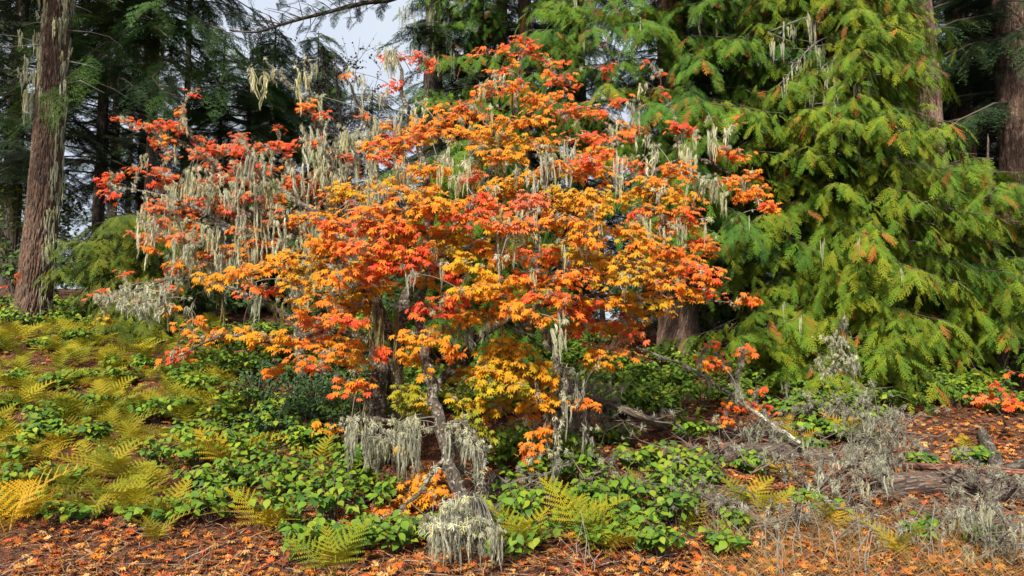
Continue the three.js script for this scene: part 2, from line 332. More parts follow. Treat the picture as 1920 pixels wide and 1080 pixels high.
// boughs of a fir or hemlock: limb with needle sprays along it
function needleBough(list, limb, start, az, len, sag, r, cols, geos, dens = 1) {
  const dir = V(Math.cos(az), 0, Math.sin(az)), sideV = V(-dir.z, 0, dir.x), pts = [], n = 6, rise = rr(r, -0.1, 0.25);
  for (let k = 0; k <= n; k++) { const t = k / n; pts.push(start.clone().addScaledVector(dir, len * t).add(V(0, len * (rise * t - sag * t * t), 0)).addScaledVector(sideV, 0.08 * len * N2(t * 2, az * 9))); }
  limb.tube(pts, (t) => 0.008 + 0.011 * len * (1 - t) * 0.6, 4, null, false);
  const m = Math.max(3, Math.round(len * 5 * dens));
  for (let k = 0; k < m; k++) {
    const t = 0.15 + 0.85 * (k + r()) / m, q = Math.min(n - 0.001, t * n), i = Math.floor(q), p = pts[i].clone().lerp(pts[i + 1], q - i), s = k % 2 ? 1 : -1;
    const fw = pts[i + 1].clone().sub(pts[i]).normalize(), tip = fw.multiplyScalar(rr(r, 0.4, 1)).addScaledVector(sideV, s * rr(r, 0.3, 1)).add(V(0, rr(r, -0.45, -0.02), 0)).normalize();
    const nor = V(rr(r, -.3, .3), 1, rr(r, -.3, .3)), sc = rr(r, 0.45, 0.85) * Math.min(1, 0.5 + len * 0.3);
    const c = pick(r, cols), j = rr(r, 0.75, 1.3);
    list[Math.floor(r() * geos.length)].push({ m: basis(p, tip, nor, sc), c: C(c.r * j, c.g * j, c.b * j) });
  }
}
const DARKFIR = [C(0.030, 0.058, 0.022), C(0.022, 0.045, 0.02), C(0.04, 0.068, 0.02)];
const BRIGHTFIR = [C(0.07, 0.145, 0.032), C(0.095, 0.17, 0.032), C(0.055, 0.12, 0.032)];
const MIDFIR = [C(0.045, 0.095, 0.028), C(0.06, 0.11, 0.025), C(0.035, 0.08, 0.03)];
function conifer({ name = 'fir_tree', label, px, d, H, r = 0.15, start = 1, len = 2, gap = 0.38, per = 4, cols = DARKFIR, geos = NEEDLE, lean = [0, 0], seed, mat = M.darkBark, sag = 0.3, top = 0.7, bare = 0, group, trunkSeg = 14, disp = darkDisp, step = 0.35, dens = 1, azs = null, bareFrom = 0.6 }) {
  const rnd = mulberry(seed), base = foot(px, d), t = thing(name, label, 'tree', base, group);
  const axis = trunkPart(t, base, lean, H, r, mat, disp, trunkSeg, step), limb = new Geo(), lists = geos.map(() => []);
  for (let y = start; y < H - 0.2; y += gap * rr(rnd, 0.7, 1.3)) {
    const L = len * Math.pow(1 - (y - start) / (H - start + 0.5), top) + 0.25, p0 = axis(y);
    for (let k = 0; k < per; k++) {
      const az = azs ? rr(rnd, azs[0], azs[1]) : rnd() * 6.283;
      needleBough(lists, limb, p0.clone().add(V(0, rr(rnd, -.1, .1), 0)), az, L * rr(rnd, 0.6, 1.15), sag * rr(rnd, 0.6, 1.3), rnd, cols, geos, dens);
    }
  }
  for (let k = 0; k < bare; k++) { const y = rr(rnd, bareFrom, Math.max(start, 2.5) + 1.5), az = rnd() * 6.28, p = axis(y), l = rr(rnd, 0.5, 1.5), pts = [0, 0.33, 0.66, 1].map((q) => p.clone().add(V(Math.cos(az) * l * q, l * (0.1 * q - 0.35 * q * q) + 0.05 * N2(q * 3, k), Math.sin(az) * l * q))); limb.tube(pts, (q) => 0.009 * (1 - q * 0.8), 4, null, false); }
  if (limb.n) part(t, 'branches', limb.build(), M.twig, 'stuff');
  lists.forEach((l, k) => copies(t, 'needles', geos[k], M.conifer, l));
  return { t, axis };
}

// tall fir trunk at the left edge, bark in plates, beard lichen down its lit side
{
  const base = onGround(60, 606), t = thing('fir_tree', 'massive straight fir trunk with furrowed brown bark at the left edge', 'tree', base);
  const d = -base.z, topP = at(112, -20, d), lx = (topP.x - base.x) / (topP.y - base.y);
  const W = 30.5 / FOCAL * d, axis = trunkPart(t, base, [lx, 0], 20, W, M.firBark, firDisp, 220, 0.036, 0.12);
  const rnd = mulberry(77), limb = new Geo(), lists = [[], []];
  for (let y = 5.2; y < 19; y += 0.5) for (let k = 0; k < 4; k++) needleBough(lists, limb, axis(y), rnd() * 6.28, (3.0 * (1 - (y - 5) / 16) + 0.3) * rr(rnd, .6, 1.1), 0.35, rnd, DARKFIR, FIRNEEDLE);
  for (let k = 0; k < 16; k++) { const y = rr(rnd, 3.2, 5.2), az = rr(rnd, -0.4, 3.6), p = axis(y), l = rr(rnd, 0.3, 0.9); limb.tube([0, 0.4, 0.75, 1].map((q) => p.clone().add(V(Math.cos(az) * (l * q + W * 0.8), -0.3 * l * q * q + 0.05 * N2(q * 4, k), Math.sin(az) * (l * q + W * 0.8)))), (q) => 0.008 * (1 - 0.8 * q), 4, null, false); }
  part(t, 'branches', limb.build(), M.greyTwig, 'stuff');
  lists.forEach((l, k) => copies(t, 'needles', FIRNEEDLE[k], M.conifer, l));
  for (let k = 0; k < 54; k++) {            // lichen down the right flank and in the upper fork
    const y = 0.5 + 4.9 * k / 54, az = rr(rnd, -0.15, 0.75), p = axis(y), rad = W * Math.pow(1 - y / 20.4, 0.8) + 0.015;
    p.add(V(Math.cos(az) * rad, 0, Math.sin(az) * rad));
    const s = rr(rnd, 0.09, 0.16); placedPart(t, 'lichen', TASSEL[k % 8], LICHEN_M[k % 5], new THREE.Matrix4().compose(p, new THREE.Quaternion().setFromAxisAngle(UPV, rnd() * 6.28), V(s, rr(rnd, 0.25, 0.5), s)));
  }
  for (let k = 0; k < 26; k++) {
    const y = rr(rnd, 3.3, 5.0), az = rr(rnd, 0.2, 2.6), p = axis(y), rad = W * 0.85 + rr(rnd, 0, 0.25);
    p.add(V(Math.cos(az) * rad, 0, Math.sin(az) * rad)); const s = rr(rnd, 0.1, 0.2);
    placedPart(t, 'lichen', TASSEL[k % 8], LICHEN_M[k % 5], new THREE.Matrix4().compose(p, new THREE.Quaternion().setFromAxisAngle(UPV, rnd() * 6.28), V(s, rr(rnd, 0.25, 0.55), s)));
  }
}
const TREES = [
  // left background
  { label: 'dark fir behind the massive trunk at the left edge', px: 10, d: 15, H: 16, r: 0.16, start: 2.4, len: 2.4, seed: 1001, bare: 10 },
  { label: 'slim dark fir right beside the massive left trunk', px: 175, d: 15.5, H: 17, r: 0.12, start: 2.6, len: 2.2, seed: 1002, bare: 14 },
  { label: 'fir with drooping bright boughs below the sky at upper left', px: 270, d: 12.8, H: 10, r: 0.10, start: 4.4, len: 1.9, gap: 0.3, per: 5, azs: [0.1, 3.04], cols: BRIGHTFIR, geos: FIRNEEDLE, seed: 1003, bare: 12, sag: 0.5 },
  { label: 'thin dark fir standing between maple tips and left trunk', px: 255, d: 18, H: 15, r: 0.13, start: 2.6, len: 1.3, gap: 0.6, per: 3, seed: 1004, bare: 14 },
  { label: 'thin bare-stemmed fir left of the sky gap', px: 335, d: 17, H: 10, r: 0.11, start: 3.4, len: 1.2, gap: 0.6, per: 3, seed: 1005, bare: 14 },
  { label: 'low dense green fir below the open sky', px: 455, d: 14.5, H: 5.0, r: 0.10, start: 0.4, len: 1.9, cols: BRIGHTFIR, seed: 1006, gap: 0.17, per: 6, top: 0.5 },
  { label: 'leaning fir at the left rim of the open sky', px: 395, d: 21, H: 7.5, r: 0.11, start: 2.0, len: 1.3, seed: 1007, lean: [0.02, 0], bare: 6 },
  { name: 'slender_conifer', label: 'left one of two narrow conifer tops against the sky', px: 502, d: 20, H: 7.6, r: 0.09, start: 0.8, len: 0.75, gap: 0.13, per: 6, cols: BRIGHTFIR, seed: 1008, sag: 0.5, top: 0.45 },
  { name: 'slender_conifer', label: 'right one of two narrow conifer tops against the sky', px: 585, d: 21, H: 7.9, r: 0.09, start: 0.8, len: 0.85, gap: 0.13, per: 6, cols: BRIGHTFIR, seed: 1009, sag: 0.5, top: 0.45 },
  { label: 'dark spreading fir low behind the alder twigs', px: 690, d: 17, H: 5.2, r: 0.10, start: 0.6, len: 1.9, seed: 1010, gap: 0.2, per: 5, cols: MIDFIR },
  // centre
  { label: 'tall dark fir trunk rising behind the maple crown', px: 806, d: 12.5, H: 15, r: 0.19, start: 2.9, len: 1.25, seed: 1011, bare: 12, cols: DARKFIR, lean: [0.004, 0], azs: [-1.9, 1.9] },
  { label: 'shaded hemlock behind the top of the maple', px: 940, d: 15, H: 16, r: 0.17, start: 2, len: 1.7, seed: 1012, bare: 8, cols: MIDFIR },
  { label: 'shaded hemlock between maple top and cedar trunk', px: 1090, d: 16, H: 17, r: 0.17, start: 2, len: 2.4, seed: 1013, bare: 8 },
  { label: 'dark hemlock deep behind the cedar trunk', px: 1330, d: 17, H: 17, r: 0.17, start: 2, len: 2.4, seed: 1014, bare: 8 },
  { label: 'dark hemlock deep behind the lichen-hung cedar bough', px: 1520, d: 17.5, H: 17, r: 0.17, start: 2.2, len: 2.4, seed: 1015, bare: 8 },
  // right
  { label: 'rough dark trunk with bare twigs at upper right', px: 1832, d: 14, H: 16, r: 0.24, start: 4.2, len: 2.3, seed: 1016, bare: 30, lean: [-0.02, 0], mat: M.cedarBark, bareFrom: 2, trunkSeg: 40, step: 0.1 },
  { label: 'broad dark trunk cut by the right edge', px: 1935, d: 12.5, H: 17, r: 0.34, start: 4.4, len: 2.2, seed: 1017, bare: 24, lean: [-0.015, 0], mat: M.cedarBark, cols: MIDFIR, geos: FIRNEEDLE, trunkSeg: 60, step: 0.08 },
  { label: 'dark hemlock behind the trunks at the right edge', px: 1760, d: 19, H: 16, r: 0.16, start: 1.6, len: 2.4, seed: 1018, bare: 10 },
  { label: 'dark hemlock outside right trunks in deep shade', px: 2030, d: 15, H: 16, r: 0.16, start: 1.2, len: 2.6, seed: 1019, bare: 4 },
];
const built = TREES.map((o) => conifer(o));
{ // trees farther off, seen only as dark green masses and trunks
  const rnd = mulberry(900); let k = 0;
  for (const [d0, n] of [[24, 15], [31, 15], [40, 14], [52, 16]]) for (let i = 0; i < n; i++) {
    const px = -200 + 2320 * (i + rnd() * 0.8) / n, d = d0 + rr(rnd, -2.5, 2.5), gapSky = px > 235 && px < 800;
    const H = gapSky ? d * 0.20 - 0.8 : rr(rnd, 13, 19);
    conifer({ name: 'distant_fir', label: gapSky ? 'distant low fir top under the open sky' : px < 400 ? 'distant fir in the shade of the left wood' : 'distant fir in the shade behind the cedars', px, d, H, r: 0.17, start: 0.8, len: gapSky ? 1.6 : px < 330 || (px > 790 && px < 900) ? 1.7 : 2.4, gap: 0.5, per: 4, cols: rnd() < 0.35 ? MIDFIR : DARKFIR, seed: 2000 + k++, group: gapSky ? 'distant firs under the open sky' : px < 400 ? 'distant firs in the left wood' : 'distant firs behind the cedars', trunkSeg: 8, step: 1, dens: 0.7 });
  }
}

// western cedars: arching boughs hung with flat sprays
const CEDAR_C = [C(0.055, 0.14, 0.02), C(0.08, 0.175, 0.018), C(0.105, 0.20, 0.016), C(0.14, 0.225, 0.014), C(0.19, 0.24, 0.013)];
const RUST = [C(0.40, 0.13, 0.025), C(0.32, 0.12, 0.03), C(0.45, 0.19, 0.03)];
function cedarBough(lists, limb, start, az, len, r, o = {}) {
  const dir = V(Math.cos(az), 0, Math.sin(az)), side = V(-dir.z, 0, dir.x), pts = [], n = 8, rise = o.rise ?? 0.15, sag = o.sag ?? rr(r, 0.35, 0.8);
  for (let k = 0; k <= n; k++) { const t = k / n; pts.push(start.clone().addScaledVector(dir, len * t).add(V(0, len * (rise * t - sag * t * t + 0.35 * sag * Math.pow(t, 4)), 0)).addScaledVector(side, 0.1 * len * N2(t * 1.5, az * 7 + start.y))); }
  limb.tube(pts, (t) => 0.003 + 0.006 * len * 0.5 * (1 - t), 4, null, false);
  const m = Math.round(len * 10 * (o.dens ?? 1)), tone = N3(start.x * 0.8, start.y * 0.8, start.z * 0.8 + az);
  const put = (p, tip, nor, L) => {
    let c = CEDAR_C[Math.floor(clamp((tone * 0.5 + 0.5) * 5 + rr(r, -1.3, 1.3), 0, 4.99))];
    if (o.cols) c = pick(r, o.cols);
    if (r() < (o.rust ?? 0.04)) c = pick(r, RUST);
    const j = rr(r, 0.8, 1.2); list3(lists, r).push({ m: basis(p, tip, nor, L * rr(r, 0.75, 1), L, L), c: C(c.r * j, c.g * j, c.b * j) });
  };
  for (let k = 0; k < m; k++) {            // side shoots that droop off the bough, feathered on both sides
    const t = 0.1 + 0.9 * (k + r()) / m, q = Math.min(n - 0.001, t * n), i = Math.floor(q), p = pts[i].clone().lerp(pts[i + 1], q - i), s = k % 2 ? 1 : -1;
    const fw = pts[i + 1].clone().sub(pts[i]).normalize(), d0 = fw.clone().multiplyScalar(rr(r, 0.3, 0.9)).addScaledVector(side, s * rr(r, 0.3, 1)).normalize(), sl = rr(r, 0.22, 0.5) * (1.1 - 0.55 * t), drop = rr(r, 0.5, 1.3);
    const nn = Math.max(3, Math.round(sl / 0.058));
    for (let e = 0; e < nn; e++) {
      const u = (e + r() * 0.8) / nn, pp = p.clone().addScaledVector(d0, sl * u).add(V(0, -sl * drop * u * u * 0.7, 0)), sd = e % 2 ? 1 : -1, cross = V(-d0.z, 0, d0.x);
      const tip = d0.clone().multiplyScalar(rr(r, 0.5, 1)).addScaledVector(cross, sd * rr(r, 0.2, 0.9)).add(V(0, -drop * u - rr(r, 0.0, 0.5), 0)).normalize();
      const nor = V(dir.x * rr(r, 0.1, 0.8) + rr(r, -.3, .3), rr(r, 0.5, 1), dir.z * rr(r, 0.1, 0.8) + rr(r, -.3, .3));
      put(pp, tip, nor, rr(r, 0.15, 0.29));
    }
  }
}
const list3 = (l, r) => l[Math.floor(r() * l.length)];
function cedar({ name = 'cedar_tree', label, px, d, H, r, start, len, gap, per, seed, lean = [0, 0], azs, seg = 90, step = 0.06, boughs = [], rust, cols, mat = M.cedarBark, minLen = 0.5, dens, shape = 0.7, azHigh }) {
  const rnd = mulberry(seed), base = foot(px, d), t = thing(name, label, 'tree', base), axis = trunkPart(t, base, lean, H, r, mat, cedarDisp, seg, step, 0.5);
  const limb = new Geo(), lists = CEDAR.map(() => []);
  for (let y = start; y < H - 0.3; y += gap * rr(rnd, 0.6, 1.4)) for (let k = 0; k < per; k++)
    cedarBough(lists, limb, axis(y), azHigh && y > azHigh[2] ? rr(rnd, azHigh[0], azHigh[1]) : azs ? rr(rnd, azs[0], azs[1]) : rnd() * 6.283, (len * Math.pow(1 - (y - start) / (H - start + 1), shape) + minLen) * rr(rnd, 0.6, 1.1), rnd, { rust, cols, dens });
  for (const [y, az, l, sag] of boughs) cedarBough(lists, limb, axis(y), az, l, rnd, { sag, rust, cols });
  part(t, 'branches', limb.build(), M.twig, 'stuff');
  lists.forEach((l, k) => copies(t, 'foliage', CEDAR[k], M.conifer, l));
  return { t, axis, rnd };
}
const toCam = Math.PI / 2;     // azimuth that points at the viewer
const cedarA = cedar({ label: 'large cedar with bare fluted trunk foot behind the maple', px: 1272, d: 10.6, H: 15, r: 0.26, start: 2.0, len: 1.9, gap: 0.2, per: 3, seed: 3001, azs: [toCam - 1.7, toCam + 1.3] });
const cedarB = cedar({ label: 'tall cedar whose grey trunk shows at upper right', px: 1775, d: 11.2, H: 16, r: 0.25, start: 0.9, len: 1.7, gap: 0.22, per: 3, seed: 3002, lean: [-0.035, 0], azs: [toCam - 1.2, toCam + 1.8], azHigh: [toCam + 0.9, toCam + 2.2, 2.3] });
const cedarC = cedar({ label: 'bushy low cedar with yellow-green sprays facing the clearing', px: 1560, d: 10.0, H: 6.2, r: 0.1, start: 0.55, len: 1.5, gap: 0.115, per: 4, seed: 3003, cols: [C(0.14, 0.22, 0.014), C(0.19, 0.24, 0.013), C(0.10, 0.195, 0.016), C(0.22, 0.25, 0.013), C(0.12, 0.21, 0.015)], seg: 20, step: 0.2, azs: [toCam - 2.2, toCam + 2.2], shape: 0.5 });
cedar({ label: 'young cedar with thin bare stem near the right edge', px: 1872, d: 10.2, H: 3.6, r: 0.085, start: 1.0, len: 1.4, gap: 0.15, per: 5, seed: 3004, cols: [C(0.13, 0.21, 0.014), C(0.18, 0.235, 0.013), C(0.09, 0.18, 0.016)], seg: 30, step: 0.1, mat: M.greyWood, shape: 0.5 });
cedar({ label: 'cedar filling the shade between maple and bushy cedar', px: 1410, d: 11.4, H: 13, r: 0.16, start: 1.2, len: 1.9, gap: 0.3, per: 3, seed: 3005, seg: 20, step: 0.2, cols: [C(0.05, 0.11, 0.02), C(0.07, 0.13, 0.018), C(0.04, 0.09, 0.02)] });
cedar({ name: 'young_cedar', label: 'yellow-green young cedar at the foot of the left wood', px: 300, d: 11.0, H: 2.1, r: 0.05, start: 0.3, len: 0.95, gap: 0.14, per: 4, seed: 3006, seg: 12, step: 0.2, azs: [toCam - 0.6, toCam + 2.2], rust: 0.01, shape: 0.45, cols: [C(0.12, 0.16, 0.014), C(0.16, 0.18, 0.014), C(0.07, 0.12, 0.016)] });
cedar({ label: 'cedar with lit hanging sprays just behind the maple top', px: 985, d: 12, H: 13, r: 0.15, start: 3.3, len: 1.5, gap: 0.24, per: 3, seed: 3008, seg: 20, step: 0.2, azs: [toCam - 1.5, toCam + 1.5] });
cedar({ name: 'young_cedar', label: 'small cedar glimpsed through the gap under the maple crown', px: 880, d: 9.8, H: 3.4, r: 0.05, start: 0.5, len: 1.2, gap: 0.2, per: 4, seed: 3007, seg: 12, step: 0.2, rust: 0.01 });


// ---------------------------------------------------------------- vine maples
const PAL = {   // R red, P pale red, O orange, A amber, Y yellow, G yellow-green
  R: [C(0.70, 0.085, 0.028), C(0.72, 0.12, 0.03), C(0.74, 0.165, 0.026)], P: [C(0.64, 0.19, 0.075), C(0.68, 0.22, 0.06), C(0.64, 0.15, 0.07)],
  O: [C(0.75, 0.24, 0.017), C(0.74, 0.28, 0.015), C(0.75, 0.20, 0.02)], A: [C(0.69, 0.32, 0.013), C(0.66, 0.345, 0.013), C(0.71, 0.29, 0.013)],
  Y: [C(0.58, 0.37, 0.013), C(0.53, 0.36, 0.015), C(0.60, 0.33, 0.013)], G: [C(0.32, 0.31, 0.016), C(0.38, 0.33, 0.014), C(0.26, 0.28, 0.016)],
};
const PALM = {}; for (const k in PAL) PALM[k] = PAL[k].map((c) => leafMat(c, 0.42));

function makeMaple({ label, base, stems, sprays, tassels = [], seed, leaf = [0.05, 0.08], depth, single = 300, tufts = 0, tuftCols = LICHEN_C, dense = 1, name = 'vine_maple', group, bark = M.mapleBark, axisPx = 850 }) {
  const rnd = mulberry(seed), t = thing(name, label, 'tree', base, group), nodes = [], twigs = new Geo(), leaves = [], tuftList = TUFT.map(() => []);
  const addTuft = (p, s, cc = tuftCols) => { const c = pick(rnd, cc), j = rr(rnd, 0.8, 1.15); tuftList[Math.floor(rnd() * 3)].push({ m: new THREE.Matrix4().compose(p, new THREE.Quaternion().setFromEuler(new THREE.Euler(rnd() * 0.6, rnd() * 6.28, rnd() * 0.6)), V(s, s * rr(rnd, 0.9, 1.9), s)), c: C(c.r * j, c.g * j, c.b * j) }); };
  stems.forEach(([r0, r1, pp], k) => {
    const pts = curve(pp.map((q) => at(...q)), pp.length * 7), n = pts.length - 1;
    pts.forEach((p, i) => { const w = 0.01 + r0 * 0.3; p.x += w * N2(i * 0.22, k * 7 + seed); p.z += w * N2(i * 0.22, k * 7 + 50 + seed); nodes.push({ p: p.clone(), r: lerp(r0, r1, i / n) }); });
    part(t, k ? 'limb' : 'trunk', new Geo().tube(pts, (q) => lerp(r0, r1, q), r0 > 0.04 ? 18 : 8, (c, s, y, r) => r * (0.16 * N3(c * 1.5, y * 5, s * 1.5) + 0.12 * N3(c * 3 + 5, y * 14, s * 3))).build(), bark);
    for (let i = 0; i < n * tufts * 1.6; i++) { const q = rnd() * n, a = Math.floor(q), p = pts[a].clone().lerp(pts[Math.min(n, a + 1)], q - a), rad = lerp(r0, r1, q / n), az = rnd() * 6.28; addTuft(p.add(V(Math.cos(az) * rad, 0, Math.sin(az) * rad)), rr(rnd, 0.018, 0.045)); }
  });
  const root = base, list = sprays.map(([px, py, hw, hh, pal, dd = 0]) => ({ px, py, hw, hh, pal, c: at(px, py, depth(px, py) + dd + rr(rnd, -0.2, 0.2)) }));
  list.sort((a, b) => a.c.distanceTo(root) - b.c.distanceTo(root));
  for (const s of list) {
    const d = -s.c.z, W = s.hw / FOCAL * d * 1.12, Hh = s.hh / FOCAL * d * 1.15;
    let best = null, bd = 1e9; for (const q of nodes) { const dist = q.p.distanceTo(s.c) + Math.max(0, q.p.y - s.c.y + 0.15) * 0.8; if (dist < bd && q.p.distanceTo(s.c) > 0.04) { bd = dist; best = q; } }
    const L = best.p.distanceTo(s.c), c1 = best.p.clone().lerp(s.c, 0.4).add(V(rr(rnd, -.08, .08) * L, 0.12 * L, rr(rnd, -.08, .08) * L)), c2 = best.p.clone().lerp(s.c, 0.75).add(V(rr(rnd, -.06, .06) * L, 0.1 * L, 0));
    const pts = curve([best.p, c1, c2, s.c], 8), rs = Math.min(best.r * 0.7, 0.005 + 0.009 * L);
    if (L > 0.55) part(t, 'branch', new Geo().tube(pts, (q) => lerp(rs, 0.004, q), 6, null, false).build(), bark); else twigs.tube(pts, (q) => lerp(rs, 0.003, q), 5, null, false);
    pts.forEach((p, i) => { if (i) nodes.push({ p, r: lerp(rs, 0.004, i / 8) }); if (tufts && rnd() < tufts) addTuft(p, rr(rnd, 0.02, 0.05)); });
    // twigs spreading in a flat fan, leaves in pairs along them
    const n = Math.max(3, Math.round(Math.PI * s.hw * s.hh / 420 * 8.0 * dense)), nt = Math.max(2, Math.round(n / 5)), pals = [...s.pal];
    for (let k = 0; k < nt; k++) {
      const az = rnd() * 6.283, e = Math.sqrt(rr(rnd, 0.25, 1)), end = s.c.clone().add(V(Math.cos(az) * W * e, rr(rnd, -1, 0.9) * Hh * 0.8, Math.sin(az) * Math.max(W * 0.6, 0.12) * e)), mid = s.c.clone().lerp(end, 0.5).add(V(0, 0.03, 0));
      twigs.tube([s.c, mid, end], [0.003, 0.0022, 0.0012], 4, null, false);
      if (tufts && rnd() < tufts) addTuft(mid, rr(rnd, 0.018, 0.04));
      const m = Math.ceil(n / nt), wood = end.clone().sub(s.c); wood.y = 0; wood.normalize();
      for (let q = 0; q < m; q++) {
        const u = Math.sqrt((q + rr(rnd, 0.3, 1)) / m), p = (u < 0.5 ? s.c.clone().lerp(mid, u * 2) : mid.clone().lerp(end, u * 2 - 1)).add(V(rr(rnd, -1, 1) * 0.06, rr(rnd, -1, 0.7) * 0.045, rr(rnd, -1, 1) * 0.06));
        const yaw = rr(rnd, -1.25, 1.25), out = V(wood.x * 0.55 + Math.sin(yaw), 0, wood.z * 0.4 + Math.cos(yaw) * 0.95).normalize(), al = rr(rnd, 0.15, 1.0);
        const tip = out.clone().multiplyScalar(Math.cos(al)).add(V(0, -Math.sin(al), 0)), nor = out.clone().multiplyScalar(Math.sin(al)).add(V(0, Math.cos(al), 0)).add(V(rr(rnd, -.35, .35), rr(rnd, -.2, .2), rr(rnd, -.35, .35)));
        const pal = pals[Math.min(pals.length - 1, Math.floor(rnd() * pals.length))];
        leaves.push({ m: basis(p, tip, nor, rr(rnd, leaf[0], leaf[1])), pal, k: Math.floor(rnd() * 3), g: Math.floor(rnd() * 4), d: p.length() });
      }
    }
  }
  part(t, 'twigs', twigs.build(), M.twig, 'stuff');
  leaves.sort((a, b) => a.d - b.d);
  const groups = MAPLE.map(() => []);
  leaves.forEach((l, i) => { if (i < single) placedPart(t, 'leaf', MAPLE[l.g], PALM[l.pal][l.k], l.m); else { const c = PAL[l.pal][l.k], j = rr(rnd, 0.85, 1.15); groups[l.g].push({ m: l.m, c: C(c.r * j, c.g * j * rr(rnd, 0.9, 1.1), c.b) }); } });
  groups.forEach((l, k) => copies(t, 'foliage', MAPLE[k], M.leafAny, l));
  for (const [px, py, w, len, tone = -1, dd = 0] of tassels) {
    const d = depth(px, py) + dd + rr(rnd, -0.32, 0.1), p = at(px, py, d), W = w / FOCAL * d * 1.6, L = len / FOCAL * d * 1.05;
    let best = nodes[0], bd = 1e9; for (const q of nodes) { const e = q.p.distanceTo(p); if (e < bd) { bd = e; best = q; } }
    const tilt = new THREE.Quaternion().setFromEuler(new THREE.Euler(rr(rnd, -.12, .12), rnd() * 6.28, rr(rnd, -.12, .12)));
    placedPart(t, 'lichen', TASSEL[Math.floor(rnd() * 8)], LICHEN_M[tone >= 0 ? tone : Math.floor(rnd() * 5)], new THREE.Matrix4().compose(p, tilt, V(W * rr(rnd, 0.8, 1.3), L * rr(rnd, 0.85, 1.25), W * 0.9)));
    if (bd > 0.05) { const tw = new Geo().tube(curve([best.p, best.p.clone().lerp(p, 0.5).add(V(0, 0.06 * bd, 0)), p], 5), (q) => 0.004 - 0.002 * q, 4, null, false).build(); twigExtra.push(tw); }
    if (tone === 6 || tone === 2) for (let k = 0; k < 5; k++) { const f = rnd(); addTuft(p.clone().add(V(rr(rnd, -.35, .35) * W * (1 - f), -f * L * 0.95, rr(rnd, -.35, .35) * W)), rr(rnd, 0.01, 0.02), DIM_C); }
    for (let k = 0; k < 3; k++) addTuft(p.clone().add(V(rr(rnd, -.5, .5) * W, 0, rr(rnd, -.5, .5) * W)), rr(rnd, 0.02, 0.045));
  }
  if (twigExtra.length) { part(t, 'lichen_twigs', mergeGeometries(twigExtra), M.greyTwig, 'stuff'); twigExtra.length = 0; }
  tuftList.forEach((l, k) => copies(t, 'tufted_lichen', TUFT[k], M.lichenAny, l));
  return t;
}
const twigExtra = [], DIM_C = [C(0.30, 0.295, 0.22), C(0.36, 0.35, 0.26), C(0.25, 0.24, 0.18)];

